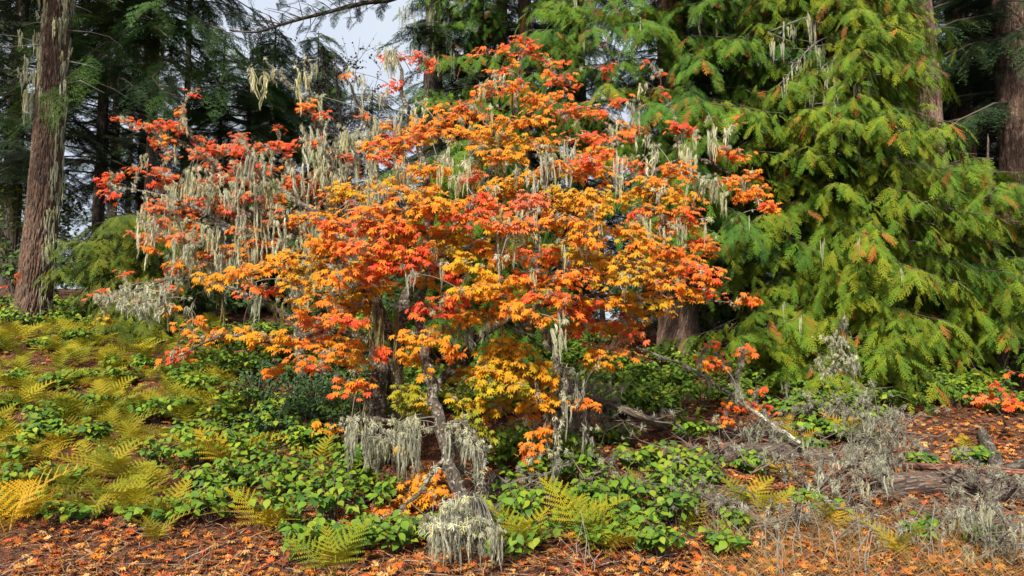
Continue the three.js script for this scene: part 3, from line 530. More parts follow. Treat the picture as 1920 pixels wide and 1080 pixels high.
const MAIN = [
  // crown top
  [975, 80, 45, 13, 'R'], [925, 97, 32, 13, 'RO'], [985, 98, 32, 14, 'RO'], [955, 133, 40, 14, 'OR'], [1025, 118, 45, 8, 'RO'], [1050, 150, 40, 18, 'RO'], [1020, 185, 50, 18, 'O'], [960, 165, 45, 16, 'OOR'], [1055, 215, 70, 22, 'OOR'], [1120, 220, 22, 10, 'RO'],
  [910, 170, 36, 16, 'OR'], [870, 195, 22, 10, 'RO'], [840, 203, 36, 11, 'O'], [825, 222, 46, 14, 'O'], [895, 215, 46, 13, 'O'], [930, 240, 46, 18, 'AO'], [985, 230, 50, 18, 'OA'],
  [760, 265, 62, 17, 'OOR'], [735, 302, 32, 15, 'RO'], [805, 250, 60, 17, 'O'], [860, 252, 52, 17, 'OA'], [800, 318, 46, 14, 'AO'], [895, 330, 40, 9, 'RP'], [930, 290, 50, 18, 'AO', .3], [1000, 270, 50, 18, 'OA', .3],
  [750, 110, 36, 14, 'R', .5], [790, 110, 36, 11, 'R', .5], [725, 100, 18, 7, 'R', .5], [745, 165, 30, 8, 'R', .5], [805, 130, 14, 6, 'R', .5],
  // right shoulder
  [1130, 128, 23, 11, 'R'], [1157, 188, 18, 11, 'RO'], [1205, 118, 8, 7, 'R'], [1237, 175, 17, 7, 'R'], [1237, 140, 7, 5, 'R'], [1180, 237, 27, 11, 'O'], [1155, 256, 42, 12, 'RO'], [1100, 262, 42, 13, 'RO'], [1140, 288, 42, 14, 'RO'], [1275, 247, 32, 17, 'R'], [1380, 230, 15, 4, 'R'], [1368, 283, 36, 22, 'RO'], [1400, 330, 38, 10, 'O'], [1355, 343, 38, 10, 'O'], [1412, 365, 46, 16, 'O'], [1432, 392, 28, 14, 'OR'],
  [1105, 302, 42, 12, 'R'], [1270, 320, 32, 26, 'O'], [1210, 345, 40, 15, 'OA'], [1240, 362, 52, 18, 'A'], [1105, 325, 38, 18, 'O'], [1045, 310, 40, 15, 'OP'], [1175, 312, 40, 13, 'OR'],
  [1085, 370, 62, 22, 'AY'], [1005, 375, 52, 17, 'P'], [1120, 388, 52, 22, 'A'], [1060, 415, 62, 18, 'AO'], [1240, 402, 82, 18, 'RO'], [1270, 425, 52, 17, 'OA'], [1180, 430, 45, 16, 'AO'],
  // broad middle tier
  [750, 365, 52, 13, 'AO'], [795, 362, 45, 12, 'AO'], [695, 395, 62, 14, 'O'], [760, 395, 70, 17, 'AO'], [830, 388, 60, 18, 'AO'], [890, 372, 32, 11, 'R'], [882, 410, 62, 19, 'RRO'], [935, 388, 42, 14, 'OR'], [960, 425, 50, 16, 'OP'],
  [655, 425, 62, 17, 'RO'], [720, 432, 70, 20, 'OR'], [800, 437, 70, 20, 'AO'], [855, 447, 52, 18, 'YA'], [600, 460, 62, 16, 'OA'], [680, 465, 62, 18, 'OR'], [760, 465, 62, 18, 'OA'], [785, 485, 40, 22, 'R'], [720, 502, 62, 21, 'RRO'], [830, 515, 32, 14, 'R'], [880, 502, 46, 18, 'AY'], [925, 470, 45, 16, 'AO'],
  [560, 485, 52, 16, 'A'], [510, 502, 52, 17, 'AO'], [570, 527, 42, 14, 'YA'], [680, 522, 42, 14, 'RO'], [440, 512, 52, 12, 'OA'], [392, 527, 46, 11, 'A'], [482, 545, 42, 10, 'OR'], [630, 520, 40, 14, 'AO'],
  [1010, 482, 42, 17, 'RO'], [1050, 520, 70, 22, 'O'], [1150, 490, 70, 26, 'YA'], [1182, 522, 62, 18, 'YA'], [1270, 475, 62, 18, 'O'], [1312, 510, 52, 22, 'RO'], [1325, 460, 32, 11, 'R'], [1240, 507, 42, 18, 'AO'], [985, 520, 40, 15, 'OR'], [1100, 450, 50, 16, 'OA'], [1210, 462, 45, 15, 'AO'], [940, 530, 40, 14, 'AO'],
  [880, 547, 50, 16, 'A'], [932, 562, 52, 14, 'AO'], [1012, 560, 62, 18, 'OR'], [1062, 582, 52, 18, 'OR'], [1095, 615, 42, 13, 'OR'], [1125, 570, 62, 17, 'AO'], [1200, 565, 62, 18, 'AY'], [1232, 590, 32, 10, 'A'], [1175, 600, 27, 11, 'RO'], [1182, 632, 32, 8, 'RP'], [1130, 660, 52, 11, 'OA'], [1128, 676, 36, 10, 'A'], [1285, 555, 40, 14, 'OA'], [1332, 550, 32, 11, 'RO'], [1388, 563, 28, 16, 'OR'], [1250, 535, 45, 15, 'O'], [1000, 600, 40, 13, 'OA'],
  [900, 592, 50, 13, 'AO'], [970, 585, 40, 13, 'AO'],
  // lower tiers
  [812, 582, 46, 18, 'R'], [842, 560, 32, 11, 'R'], [790, 635, 56, 16, 'OA'], [845, 660, 20, 18, 'O'], [770, 665, 27, 17, 'A'], [797, 702, 9, 9, 'A'],
  [555, 570, 27, 9, 'A'], [615, 565, 22, 9, 'O'], [580, 590, 27, 11, 'O'], [600, 602, 46, 13, 'OP'], [655, 607, 42, 13, 'OR'], [510, 635, 46, 17, 'A'], [570, 640, 42, 16, 'O'], [630, 640, 60, 16, 'OA'], [610, 665, 27, 9, 'O'], [560, 672, 27, 9, 'O'], [525, 697, 32, 11, 'O'], [595, 692, 36, 10, 'OR'], [665, 672, 27, 18, 'AO'], [705, 662, 30, 9, 'R'], [665, 725, 34, 16, 'RO'], [460, 625, 30, 10, 'A'],
  [615, 800, 26, 8, 'A'], [765, 848, 16, 6, 'A'], [775, 750, 32, 26, 'G'], [797, 776, 20, 9, 'G'], [845, 735, 24, 9, 'G'], [860, 752, 27, 8, 'GY'], [870, 785, 25, 9, 'G'], [900, 815, 30, 18, 'G'],
  [930, 665, 32, 22, 'AY'], [945, 705, 32, 22, 'YA'], [985, 690, 42, 22, 'Y'], [1005, 715, 46, 20, 'A'], [985, 740, 42, 13, 'A'], [995, 762, 42, 11, 'A'], [990, 780, 26, 8, 'OA'], [1005, 810, 36, 12, 'O'], [990, 840, 22, 13, 'O'], [990, 862, 9, 9, 'O'], [940, 640, 35, 14, 'AY'], [1092, 755, 32, 9, 'O'], [920, 755, 30, 14, 'GY'],
  [905, 690, 30, 20, 'YA'], [965, 665, 40, 20, 'YA'], [1015, 690, 36, 18, 'YA'], [960, 730, 40, 18, 'YG'], [915, 725, 30, 16, 'GY'], [945, 770, 30, 14, 'AY'], [1020, 745, 30, 12, 'A'], [885, 760, 30, 14, 'G'], [760, 735, 26, 18, 'G'], [790, 755, 26, 16, 'GY'], [880, 700, 26, 14, 'AY', .5],
  [800, 885, 20, 14, 'O'], [795, 905, 30, 18, 'AO'], [815, 930, 22, 16, 'AO'], [720, 960, 34, 16, 'OR'], [760, 985, 22, 10, 'OA'], [790, 930, 37, 26, 'A'], [706, 970, 34, 18, 'O'], [742, 972, 27, 18, 'OA'],
  [345, 660, 32, 11, 'RO', .2], [310, 680, 24, 9, 'RO', .2], [380, 632, 27, 11, 'OA', .2], [412, 622, 17, 13, 'O', .2], [368, 602, 22, 9, 'O', .2], [345, 613, 20, 8, 'O', .2],
];
{ // shaded inner leaves behind the outer tiers
  const r = mulberry(41);
  for (let k = 0; k < 70; k++) { const x = rr(r, 560, 1320), y = rr(r, 240, 640), e = Math.hypot((x - 930) / 420, (y - 430) / 230); if (e < 1) MAIN.push([x, y, rr(r, 30, 60), rr(r, 10, 17), pick(r, ['A', 'AY', 'OA', 'Y']), rr(r, 0.4, 1.1)]); }
}
const mainDepth = (px, py) => 5.55 + 1.35 * smooth(420, 60, py) + 0.75 * Math.pow((px - 850) / 480, 2) + 0.25 * smooth(560, 700, py) - 0.35 * smooth(820, 960, py);
const MT = [[600, 180, 14, 34], [715, 170, 18, 44], [782, 190, 24, 50], [747, 205, 14, 55], [685, 155, 22, 60], [665, 135, 22, 45], [705, 228, 14, 50], [735, 85, 44, 80], [925, 200, 14, 44], [930, 135, 34, 48], [908, 155, 20, 40], [840, 262, 32, 115], [828, 300, 18, 80], [905, 245, 50, 110, 5, .3], [935, 255, 40, 100, 5, .3], [890, 280, 30, 100, 5, .3], [950, 395, 28, 120], [965, 420, 14, 90], [865, 222, 18, 16], [1020, 275, 24, 95], [1070, 260, 30, 105], [1040, 290, 16, 70], [1160, 270, 20, 110], [1190, 190, 30, 66], [1205, 150, 26, 46], [1153, 222, 18, 36], [1220, 285, 34, 52], [1293, 255, 30, 105], [1280, 270, 18, 80], [1345, 222, 30, 74], [1335, 250, 16, 60], [1315, 325, 34, 64], [1340, 335, 18, 50], [970, 310, 30, 46], [1000, 320, 20, 50], [1130, 430, 34, 50], [968, 440, 10, 55], [1055, 450, 12, 55], [1165, 330, 14, 60], [1245, 420, 30, 40], [1045, 600, 20, 90], [1052, 560, 14, 70], [1065, 745, 12, 70], [1090, 300, 20, 60], [860, 330, 22, 60], [880, 300, 16, 70], [720, 350, 26, 60], [690, 340, 22, 60], [1010, 440, 18, 50], [1100, 445, 22, 44], [940, 480, 20, 50], [1230, 270, 20, 50],
  [1045, 640, 30, 60, 6], [1075, 690, 40, 70, 6], [1040, 840, 34, 90, 6], [1100, 800, 26, 60, 6], [1030, 780, 26, 60, 6], [640, 560, 30, 70, 5, .7], [600, 540, 34, 60, 5, .7], [850, 600, 34, 60, 6, .5], [890, 605, 34, 60, 6, .5], [930, 600, 30, 50, 6, .5], [520, 560, 30, 50, 5, .6], [560, 550, 30, 60, 5, .7], [700, 560, 36, 120, 5, .5], [740, 570, 36, 140, 5, .6], [720, 640, 36, 140, 5, .6], [760, 680, 30, 120, 5, .6], [690, 700, 34, 120, 5, .6]];
{ // grey veils hanging from the low crooked branch
  const r = mulberry(43);
  for (let k = 0; k < 60; k++) { const x = rr(r, 720, 1400), y = rr(r, 180, 520), e = Math.hypot((x - 1000) / 420, (y - 380) / 220); if (e < 1) MT.push([x, y, rr(r, 8, 20), rr(r, 24, 60), -1, rr(r, -0.2, 0.5)]); }
  for (let k = 0; k < 24; k++) { const u = r(); MT.push([655 + u * 130, 782 + 12 * Math.sin(u * 3) + rr(r, -4, 30), rr(r, 18, 34), rr(r, 50, 95), pick(r, [6, 6, 2, 3]), rr(r, -0.3, 0)]); }
  for (let k = 0; k < 18; k++) { const u = r(); MT.push([835 + u * 75, 792 + u * 50, rr(r, 14, 24), rr(r, 45, 85), pick(r, [6, 6, 3]), rr(r, -0.25, 0)]); }
  for (let k = 0; k < 44; k++) { const a = r() * 6.28, e = Math.sqrt(r()); MT.push([868 + Math.cos(a) * (14 + 50 * e), 930 + 62 * e + rr(r, -8, 8), rr(r, 16, 28), rr(r, 45, 80), pick(r, [6, 6, 3, 2]), -0.55 - 0.2 * e + rr(r, -0.1, 0.1)]); }
}
const mapleBase = onGround(866, 968);
makeMaple({
  label: 'big vine maple in fiery orange and red, its scaly stem leaning at the centre', base: mapleBase, seed: 51, tufts: 0.35, dense: 1.12, depth: mainDepth, sprays: MAIN, tassels: MT,
  stems: [
    [0.055, 0.007, [[880, 1010, 5.35], [862, 940, 5.4], [840, 850, 5.5], [815, 740, 5.65], [795, 660, 5.85], [790, 560, 6.1], [830, 460, 6.35], [900, 360, 6.6], [950, 250, 6.8], [975, 150, 6.9], [980, 90, 6.9]]],
    [0.085, 0.014, [[700, 900, 6.4], [708, 780, 6.4], [712, 660, 6.4], [705, 560, 6.45], [660, 470, 6.5], [590, 400, 6.7], [520, 350, 6.9]]],
    [0.08, 0.014, [[752, 900, 6.5], [750, 780, 6.5], [742, 660, 6.5], [765, 540, 6.5], [800, 430, 6.6], [800, 330, 6.8], [770, 230, 7.0], [745, 120, 7.2]]],
    [0.05, 0.008, [[735, 620, 6.4], [680, 540, 6.2], [610, 500, 6.1], [520, 505, 6.2], [400, 530, 6.5]]],
    [0.034, 0.006, [[790, 780, 6.2], [850, 680, 6.2], [950, 600, 6.05], [1070, 560, 6.0], [1200, 555, 6.1], [1380, 568, 6.6]]],
    [0.045, 0.008, [[810, 500, 6.3], [920, 450, 6.4], [1060, 400, 6.6], [1200, 330, 6.9], [1320, 300, 7.1], [1420, 370, 7.2]]],
    [0.03, 0.005, [[1000, 590, 6.0], [1035, 650, 5.9], [1060, 720, 5.8], [1050, 800, 5.7], [1040, 850, 5.7]]],
    [0.022, 0.008, [[640, 800, 6.0], [665, 785, 6.0], [720, 788, 5.9], [780, 800, 5.8], [830, 808, 5.6]]],
    [0.020, 0.006, [[832, 800, 5.6], [860, 790, 5.6], [890, 815, 5.5], [905, 860, 5.4], [890, 930, 5.3]]],
    [0.02, 0.004, [[838, 850, 5.5], [810, 890, 5.4], [780, 930, 5.35], [730, 965, 5.3], [700, 975, 5.3]]],
    [0.03, 0.006, [[700, 640, 6.4], [620, 620, 6.2], [520, 640, 6.1], [420, 630, 6.2], [320, 675, 6.3]]],
    [0.02, 0.006, [[690, 890, 6.3], [685, 800, 6.2], [690, 740, 6.2], [660, 690, 6.1]]],
  ],
});

const LEFT = [
  [360, 172, 16, 6, 'R'], [230, 222, 19, 9, 'R'], [280, 236, 32, 8, 'R'], [305, 241, 26, 8, 'RO'], [345, 212, 11, 8, 'RO'], [325, 236, 22, 8, 'R'], [300, 265, 26, 11, 'RO'], [215, 328, 26, 8, 'R'], [205, 346, 26, 6, 'R'], [215, 368, 32, 8, 'R'], [258, 315, 19, 8, 'RO'], [375, 290, 42, 14, 'R'], [410, 286, 22, 11, 'R'], [460, 285, 28, 11, 'R'], [420, 336, 60, 14, 'RP'], [370, 345, 32, 10, 'R'], [325, 390, 46, 16, 'RP'], [410, 396, 60, 11, 'RP'], [280, 391, 22, 5, 'R'], [290, 446, 36, 10, 'PO'], [270, 466, 26, 10, 'O'], [400, 480, 32, 10, 'OP'], [230, 516, 14, 4, 'R'],
  [505, 275, 52, 12, 'R'], [585, 270, 32, 10, 'R'], [580, 200, 24, 13, 'RO'], [610, 215, 20, 8, 'R'], [520, 242, 11, 6, 'R'], [645, 145, 15, 7, 'RO'], [677, 215, 12, 6, 'R'], [545, 315, 17, 5, 'R'], [500, 320, 27, 11, 'OP'], [565, 340, 46, 11, 'RP'], [520, 378, 28, 13, 'O'], [600, 360, 42, 11, 'RP'], [630, 370, 30, 10, 'P'], [605, 410, 22, 9, 'R'], [695, 305, 9, 7, 'O'], [640, 290, 14, 8, 'P'], [660, 330, 14, 8, 'P'],
  [450, 430, 40, 10, 'PO'], [480, 460, 40, 10, 'OP'], [360, 440, 36, 10, 'PO'], [340, 500, 30, 9, 'OA'], [430, 470, 30, 9, 'O'], [290, 420, 26, 9, 'P'], [530, 420, 36, 10, 'PO'], [470, 370, 36, 10, 'PR'], [550, 440, 34, 10, 'PO'], [380, 260, 18, 7, 'R'], [440, 310, 22, 8, 'R'], [195, 551, 26, 8, 'PR'], [200, 597, 22, 9, 'Y'], [270, 560, 17, 8, 'O'], [330, 545, 26, 8, 'PO'], [310, 580, 20, 7, 'AO'], [250, 440, 20, 7, 'P'],
];
const LT = [[500, 122, 46, 74, 4], [475, 130, 26, 40, 3], [565, 116, 30, 105, 4], [590, 112, 20, 40], [640, 262, 54, 105], [672, 255, 34, 105], [700, 300, 34, 80], [600, 225, 30, 66], [572, 240, 30, 66], [345, 225, 14, 40], [330, 270, 16, 40], [270, 290, 14, 30]];
{
  const r = mulberry(44);
  for (let k = 0; k < 250; k++) { const x = rr(r, 270, 715), y = rr(r, 215, 500), e = (x - 270) / 445; if (y > 330 - e * 120 && y < 440 + 40 * Math.sin(e * 3)) LT.push([x, y, rr(r, 12, 34), rr(r, 25, 80), -1, rr(r, -0.3, 0.5)]); }
  for (let k = 0; k < 60; k++) { const x = rr(r, 290, 720), y = rr(r, 240, 540); LEFT.push([x, y, rr(r, 14, 34), rr(r, 5, 10), y > 400 ? pick(r, ['PO', 'O', 'AO']) : pick(r, ['R', 'RP', 'P']), rr(r, -0.2, 0.5)]); }
  for (let k = 0; k < 26; k++) LT.push([rr(r, 250, 700), rr(r, 480, 560), rr(r, 16, 36), rr(r, 40, 70), pick(r, [3, 5, 2]), rr(r, 0, 0.6)]);
  for (let k = 0; k < 16; k++) LT.push([rr(r, 190, 330), rr(r, 525, 575), rr(r, 20, 40), rr(r, 20, 45), 3, rr(r, -0.6, 0)]);
}
const leftDepth = (px, py) => 7.9 + 0.4 * Math.pow((px - 500) / 250, 2) - 0.2 * smooth(380, 560, py);
makeMaple({
  label: 'lichen-draped vine maple with sparse red leaves, left behind the big maple', base: onGround(560, 740), seed: 52, tufts: 2.2, dense: 1.7, depth: leftDepth, sprays: LEFT, tassels: LT, leaf: [0.052, 0.08],
  stems: [
    [0.06, 0.012, [[560, 780, 8.0], [565, 650, 8.0], [545, 520, 8.0], [480, 420, 8.0], [420, 330, 8.0], [350, 240, 8.1], [340, 200, 8.1]]],
    [0.055, 0.010, [[600, 780, 8.1], [615, 600, 8.1], [640, 460, 8.1], [620, 330, 8.1], [590, 220, 8.1], [500, 115, 8.1]]],
    [0.045, 0.010, [[625, 560, 8.1], [690, 420, 8.1], [700, 280, 8.1], [660, 160, 8.1]]],
    [0.035, 0.007, [[540, 510, 8.0], [450, 440, 7.9], [350, 380, 7.9], [220, 350, 8.2]]],
    [0.03, 0.007, [[555, 600, 8.0], [430, 540, 7.8], [330, 520, 7.8], [220, 560, 8.0], [180, 555, 8.0]]],
    [0.025, 0.006, [[440, 350, 8.0], [380, 290, 8.1], [300, 250, 8.2], [230, 225, 8.3]]],
    [0.02, 0.006, [[610, 300, 8.1], [585, 200, 8.1], [570, 115, 8.1]]],
    [0.02, 0.006, [[480, 420, 8.0], [500, 330, 7.9], [520, 270, 7.9]]],
  ],
});
makeMaple({
  name: 'young_maple', label: 'small red maple on a white twiggy stem before the cedar trunk', base: onGround(1480, 800), seed: 53, tufts: 0.9, tuftCols: GREY_C, dense: 1.1, single: 60, bark: M.paleWood, depth: (px) => 6.9 + 0.2 * N2(px * .1, 3),
  sprays: [[1325, 650, 17, 9, 'R'], [1390, 658, 23, 9, 'R'], [1355, 685, 36, 14, 'RO'], [1315, 672, 12, 8, 'O'], [1395, 760, 46, 16, 'RO'], [1415, 737, 18, 8, 'R'], [1432, 766, 18, 7, 'R'], [1365, 755, 22, 8, 'O'], [1362, 790, 10, 7, 'O']],
  tassels: [[1380, 720, 20, 40, 6], [1400, 790, 24, 50, 6], [1330, 700, 14, 30, 6], [1420, 800, 26, 40, 6], [1450, 790, 20, 40, 6]],
  stems: [[0.02, 0.01, [[1500, 830, 6.7], [1440, 790, 6.8], [1370, 740, 6.9], [1290, 690, 7.0], [1195, 652, 7.1]]], [0.01, 0.004, [[1400, 765, 6.85], [1370, 700, 6.85], [1340, 660, 6.85]]], [0.01, 0.004, [[1380, 720, 6.9], [1390, 680, 6.8], [1395, 655, 6.8]]]],
});
makeMaple({
  name: 'maple_seedling', label: 'low bright red maple seedling at the right edge', base: onGround(1880, 790), seed: 54, dense: 1, single: 40, depth: () => 7.6, sprays: [[1860, 722, 22, 8, 'R'], [1875, 745, 46, 14, 'RP'], [1905, 755, 26, 12, 'RO'], [1845, 752, 26, 9, 'PO'], [1900, 700, 12, 6, 'R']],
  stems: [[0.012, 0.004, [[1885, 800, 7.6], [1880, 760, 7.6], [1875, 730, 7.6]]]],
});
makeMaple({
  name: 'maple_seedling', label: 'tiny red maple sprig beside the massive left trunk', base: onGround(22, 600), seed: 55, dense: 1, single: 10, depth: () => 10, sprays: [[25, 520, 8, 5, 'R'], [12, 541, 12, 5, 'R']], stems: [[0.01, 0.003, [[22, 610, 10], [20, 570, 10], [24, 525, 10]]]],
});

// ---------------------------------------------------------------- undergrowth
const matsOf = (cols, f) => cols.map(f);
const SALAL_C = [C(0.125, 0.225, 0.018), C(0.17, 0.265, 0.02), C(0.09, 0.18, 0.02), C(0.22, 0.275, 0.02), C(0.055, 0.13, 0.02), C(0.11, 0.20, 0.02)], SALAL_M = matsOf(SALAL_C, (c) => leafMat(c, 0.2, 0.55));
const HUCK_C = [C(0.022, 0.065, 0.02), C(0.03, 0.08, 0.022), C(0.045, 0.10, 0.022)], YEL_C = [C(0.26, 0.26, 0.02), C(0.20, 0.24, 0.02), C(0.34, 0.28, 0.02)];
function shrub({ name = 'salal_shrub', label, group, base, R, H, stems = 8, per = 8, size = [0.044, 0.074], cols = SALAL_C, mats = SALAL_M, single, seed }) {
  const rnd = mulberry(seed), t = thing(name, label, 'shrub', base, group), wood = new Geo(), lists = SALAL.map(() => []), tone = rr(rnd, 0.8, 1.2);
  for (let k = 0; k < stems; k++) {
    const az = (k + rnd()) / stems * 6.283, e = Math.sqrt(rr(rnd, 0.08, 1)) * R, h = H * rr(rnd, 0.6, 1.1) * (1 - 0.35 * (e / R) ** 2), top = base.clone().add(V(Math.cos(az) * e, h, Math.sin(az) * e)), mid = base.clone().lerp(top, 0.5).add(V(0, h * 0.18, 0));
    const pts = curve([base.clone().add(V(0, -0.03, 0)), mid, top], 6); wood.tube(pts, (q) => 0.0045 - 0.0025 * q, 4, null, false);
    for (let q = 0; q < per; q++) {
      const u = 0.35 + 0.65 * (q + rnd() * 0.8) / per, i = Math.min(5, Math.floor(u * 6)), p = pts[i].clone().lerp(pts[i + 1], u * 6 - i), a = q * 2.4 + az + rr(rnd, -.5, .5), out = V(Math.cos(a), 0, Math.sin(a));
      const al = rr(rnd, -0.25, 0.7), tip = out.clone().multiplyScalar(Math.cos(al)).add(V(0, -Math.sin(al), 0)), nor = V(rr(rnd, -.5, .5), 1, rr(rnd, -.1, .9)), sc = rr(rnd, size[0], size[1]), m = basis(p.addScaledVector(out, 0.012), tip, nor, sc * rr(rnd, 0.9, 1.15), sc, sc);
      const ci = Math.floor(rnd() * cols.length), gi = Math.floor(rnd() * 3);
      if (single) placedPart(t, 'leaf', SALAL[gi], mats[ci], m); else { const c = cols[ci], j = tone * rr(rnd, 0.8, 1.2); lists[gi].push({ m, c: C(c.r * j, c.g * j, c.b * j) }); }
    }
  }
  part(t, 'stems', wood.build(), M.twig);
  lists.forEach((l, k) => copies(t, 'foliage', SALAL[k], M.salalAny, l));
  return t;
}
let SEED = 5000;
function scatter(x0, x1, y0, y1, sx, sy, keep, f) {      // jittered grid over a stretch of the bank as seen in the photograph
  const r = mulberry(SEED++); let row = 0;
  for (let y = y0; y <= y1; y += sy, row++) for (let x = x0 + (row % 2) * sx / 2; x <= x1; x += sx) {
    const px = x + rr(r, -.4, .4) * sx, py = y + rr(r, -.4, .4) * sy; if (r() > keep) continue;
    const p = onGround(px, py); if (-p.z > 24) continue; f(p, px, py, r);
  }
}
function salalZone(zone, keep, label, group, o = {}) {
  const [x0, x1, y0, y1, sx, sy] = zone;
  scatter(x0, x1, y0, y1, sx, sy, keep, (p, px, py, r) => { const d = -p.z, near = d < 6.3 && !o.cols; shrub({ label, group, base: p, R: rr(r, 0.2, 0.32) * (o.k ?? 1), H: rr(r, 0.2, 0.38) * (o.k ?? 1), stems: near ? 10 : 15, per: near ? 8 : 11, single: near, seed: SEED++, ...o }); });
}
salalZone([385, 700, 800, 1000, 62, 38], 0.85, 'glossy green salal bush on the bank left of the leaning stem', 'salal left of the leaning stem');
salalZone([910, 1290, 850, 1062, 62, 40], 0.8, 'glossy green salal bush on the bank right of the leaning stem', 'salal right of the leaning stem');
salalZone([1125, 1300, 700, 790, 40, 22], 0.95, 'salal bush in the thicket below the cedar trunk', 'salal below the cedar trunk', { k: 1.15 });
salalZone([1310, 1570, 712, 800, 46, 24], 0.8, 'salal bush beside the small red maple', 'salal beside the small red maple', { k: 1.1 });
salalZone([1585, 1925, 690, 770, 46, 20], 0.95, 'salal bush in the thicket under the right cedars', 'salal under the right cedars', { k: 1.2 });
salalZone([0, 400, 650, 990, 80, 40], 0.8, 'low green salal bush among the ferns on the left slope', 'salal among the left ferns', { k: 0.8 });
salalZone([0, 330, 590, 640, 60, 18], 0.9, 'small salal bush at the foot of the left wood', 'salal at the foot of the left wood', { k: 1.1 });
salalZone([340, 700, 620, 730, 60, 26], 0.85, 'shaded salal bush under the left maple branches', 'salal under the left maple', { k: 1.1 });
salalZone([700, 1130, 640, 800, 60, 24], 0.85, 'salal bush in the shade beneath the maple crown', 'salal beneath the maple crown', { k: 1.2 });
salalZone([560, 800, 1020, 1080, 80, 36], 0.8, 'salal tuft at the bottom edge below the orange sprig', 'salal at the bottom edge', { k: 0.8 });
salalZone([1300, 1900, 880, 1040, 130, 50], 0.5, 'small salal tuft among the fallen twigs', 'salal among the fallen twigs', { k: 0.6 });
salalZone([1500, 1640, 790, 850, 60, 30], 0.8, 'salal bush next to the grey lichen thicket', 'salal by the lichen thicket', { k: 0.9 });
scatter(470, 690, 760, 850, 44, 26, 0.9, (p, px, py, r) => shrub({ name: 'huckleberry_shrub', label: 'dark small-leaved evergreen shrub in the shade left of the maple stems', group: 'dark evergreen shrubs', base: p, R: 0.28, H: rr(r, 0.35, 0.55), stems: 12, per: 12, size: [0.03, 0.05], cols: HUCK_C, seed: SEED++ }));
scatter(200, 420, 860, 980, 80, 46, 0.5, (p, px, py, r) => shrub({ name: 'yellowing_shrub', label: 'pale yellow-green little shrub between ferns and salal', group: 'pale little shrubs', base: p, R: 0.2, H: 0.22, stems: 7, per: 8, size: [0.025, 0.045], cols: YEL_C, seed: SEED++ }));
{ // light-catching undergrowth at the far left
  const r = mulberry(78); for (const [px, d, H, where] of [[20, 14.5, 3.2, 'just behind the massive left trunk'], [95, 17, 3.6, 'peeping out right beside the massive left trunk'], [190, 19, 3.0, 'deep between the left trunk and the maple tips'], [-40, 16, 4, 'cut by the left edge of the view'], [240, 15, 1.6, 'behind the young yellow-green cedar']]) shrub({ name: 'understory_bush', label: 'yellow-green leafy bush ' + where, group: 'leafy bushes in the left wood', base: foot(px, d), R: 0.9, H, stems: 26, per: 22, size: [0.07, 0.12], cols: [C(0.10, 0.15, 0.02), C(0.15, 0.19, 0.02), C(0.06, 0.11, 0.02)], seed: SEED++ });
}
{ // shaded shrubs deeper in the wood
  const r = mulberry(77);
  for (let k = 0; k < 70; k++) { const px = rr(r, -80, 2000), d = rr(r, 11.5, 21), left = px < 700; shrub({ name: 'woodland_shrub', label: left ? 'shaded green shrub deep in the left wood' : 'shaded green shrub deep behind the cedars', group: left ? 'shrubs deep in the left wood' : 'shrubs deep behind the cedars', base: foot(px, d), R: rr(r, 0.6, 1.0), H: rr(r, 0.7, 1.5), stems: 16, per: 12, size: [0.07, 0.13], cols: [C(0.05, 0.10, 0.02), C(0.07, 0.13, 0.02), C(0.035, 0.08, 0.02)], seed: SEED++ }); }
}

// ferns
const FERN_C = [C(0.34, 0.29, 0.012), C(0.29, 0.275, 0.012), C(0.40, 0.32, 0.012), C(0.20, 0.235, 0.014), C(0.48, 0.32, 0.012), C(0.54, 0.31, 0.012), C(0.14, 0.205, 0.014)];
const FERN_M = matsOf(FERN_C, (c) => leafMat(c, 0.35, 0.85));
function fern(base, L, n, tones, label, group, seed, spread = 6.283, az0 = 0) {
  const r = mulberry(seed), t = thing('fern', label, 'fern', base, group);
  for (let k = 0; k < n; k++) {
    const az = az0 + (k + rr(r, 0.1, 0.9)) / n * spread, el = rr(r, 0.6, 1.1), out = V(Math.cos(az), 0, Math.sin(az)), tip = out.clone().multiplyScalar(Math.cos(el)).add(V(0, Math.sin(el), 0)), nor = out.clone().multiplyScalar(-Math.sin(el)).add(V(rr(r, -.3, .3), Math.cos(el), rr(r, -.1, .8)));
    const l = L * rr(r, 0.75, 1.15); placedPart(t, 'frond', FERN[Math.floor(r() * 4)], FERN_M[pick(r, tones)], basis(base.clone().add(V(0, -0.02, 0)), tip, nor, l * rr(r, 0.8, 1.05), l, l));
  }
  return t;
}
scatter(-20, 430, 630, 810, 46, 21, 0.92, (p, px, py, r) => fern(p, rr(r, 0.26, 0.4), 6, [0, 1, 1, 3, 2], 'yellow-green fern among others on the upper left slope', 'ferns on the upper left slope', SEED++));
scatter(-20, 290, 825, 1000, 54, 30, 0.85, (p, px, py, r) => fern(p, rr(r, 0.27, 0.4), 6, px < 110 ? [2, 4, 0, 2] : [0, 1, 2, 3], 'yellowing fern among others on the lower left slope', 'ferns on the lower left slope', SEED++));
scatter(270, 440, 800, 900, 80, 40, 0.8, (p, px, py, r) => fern(p, rr(r, 0.28, 0.38), 5, [0, 1, 3, 2], 'yellow-green fern between the left slope and the salal', 'ferns bordering the salal', SEED++));
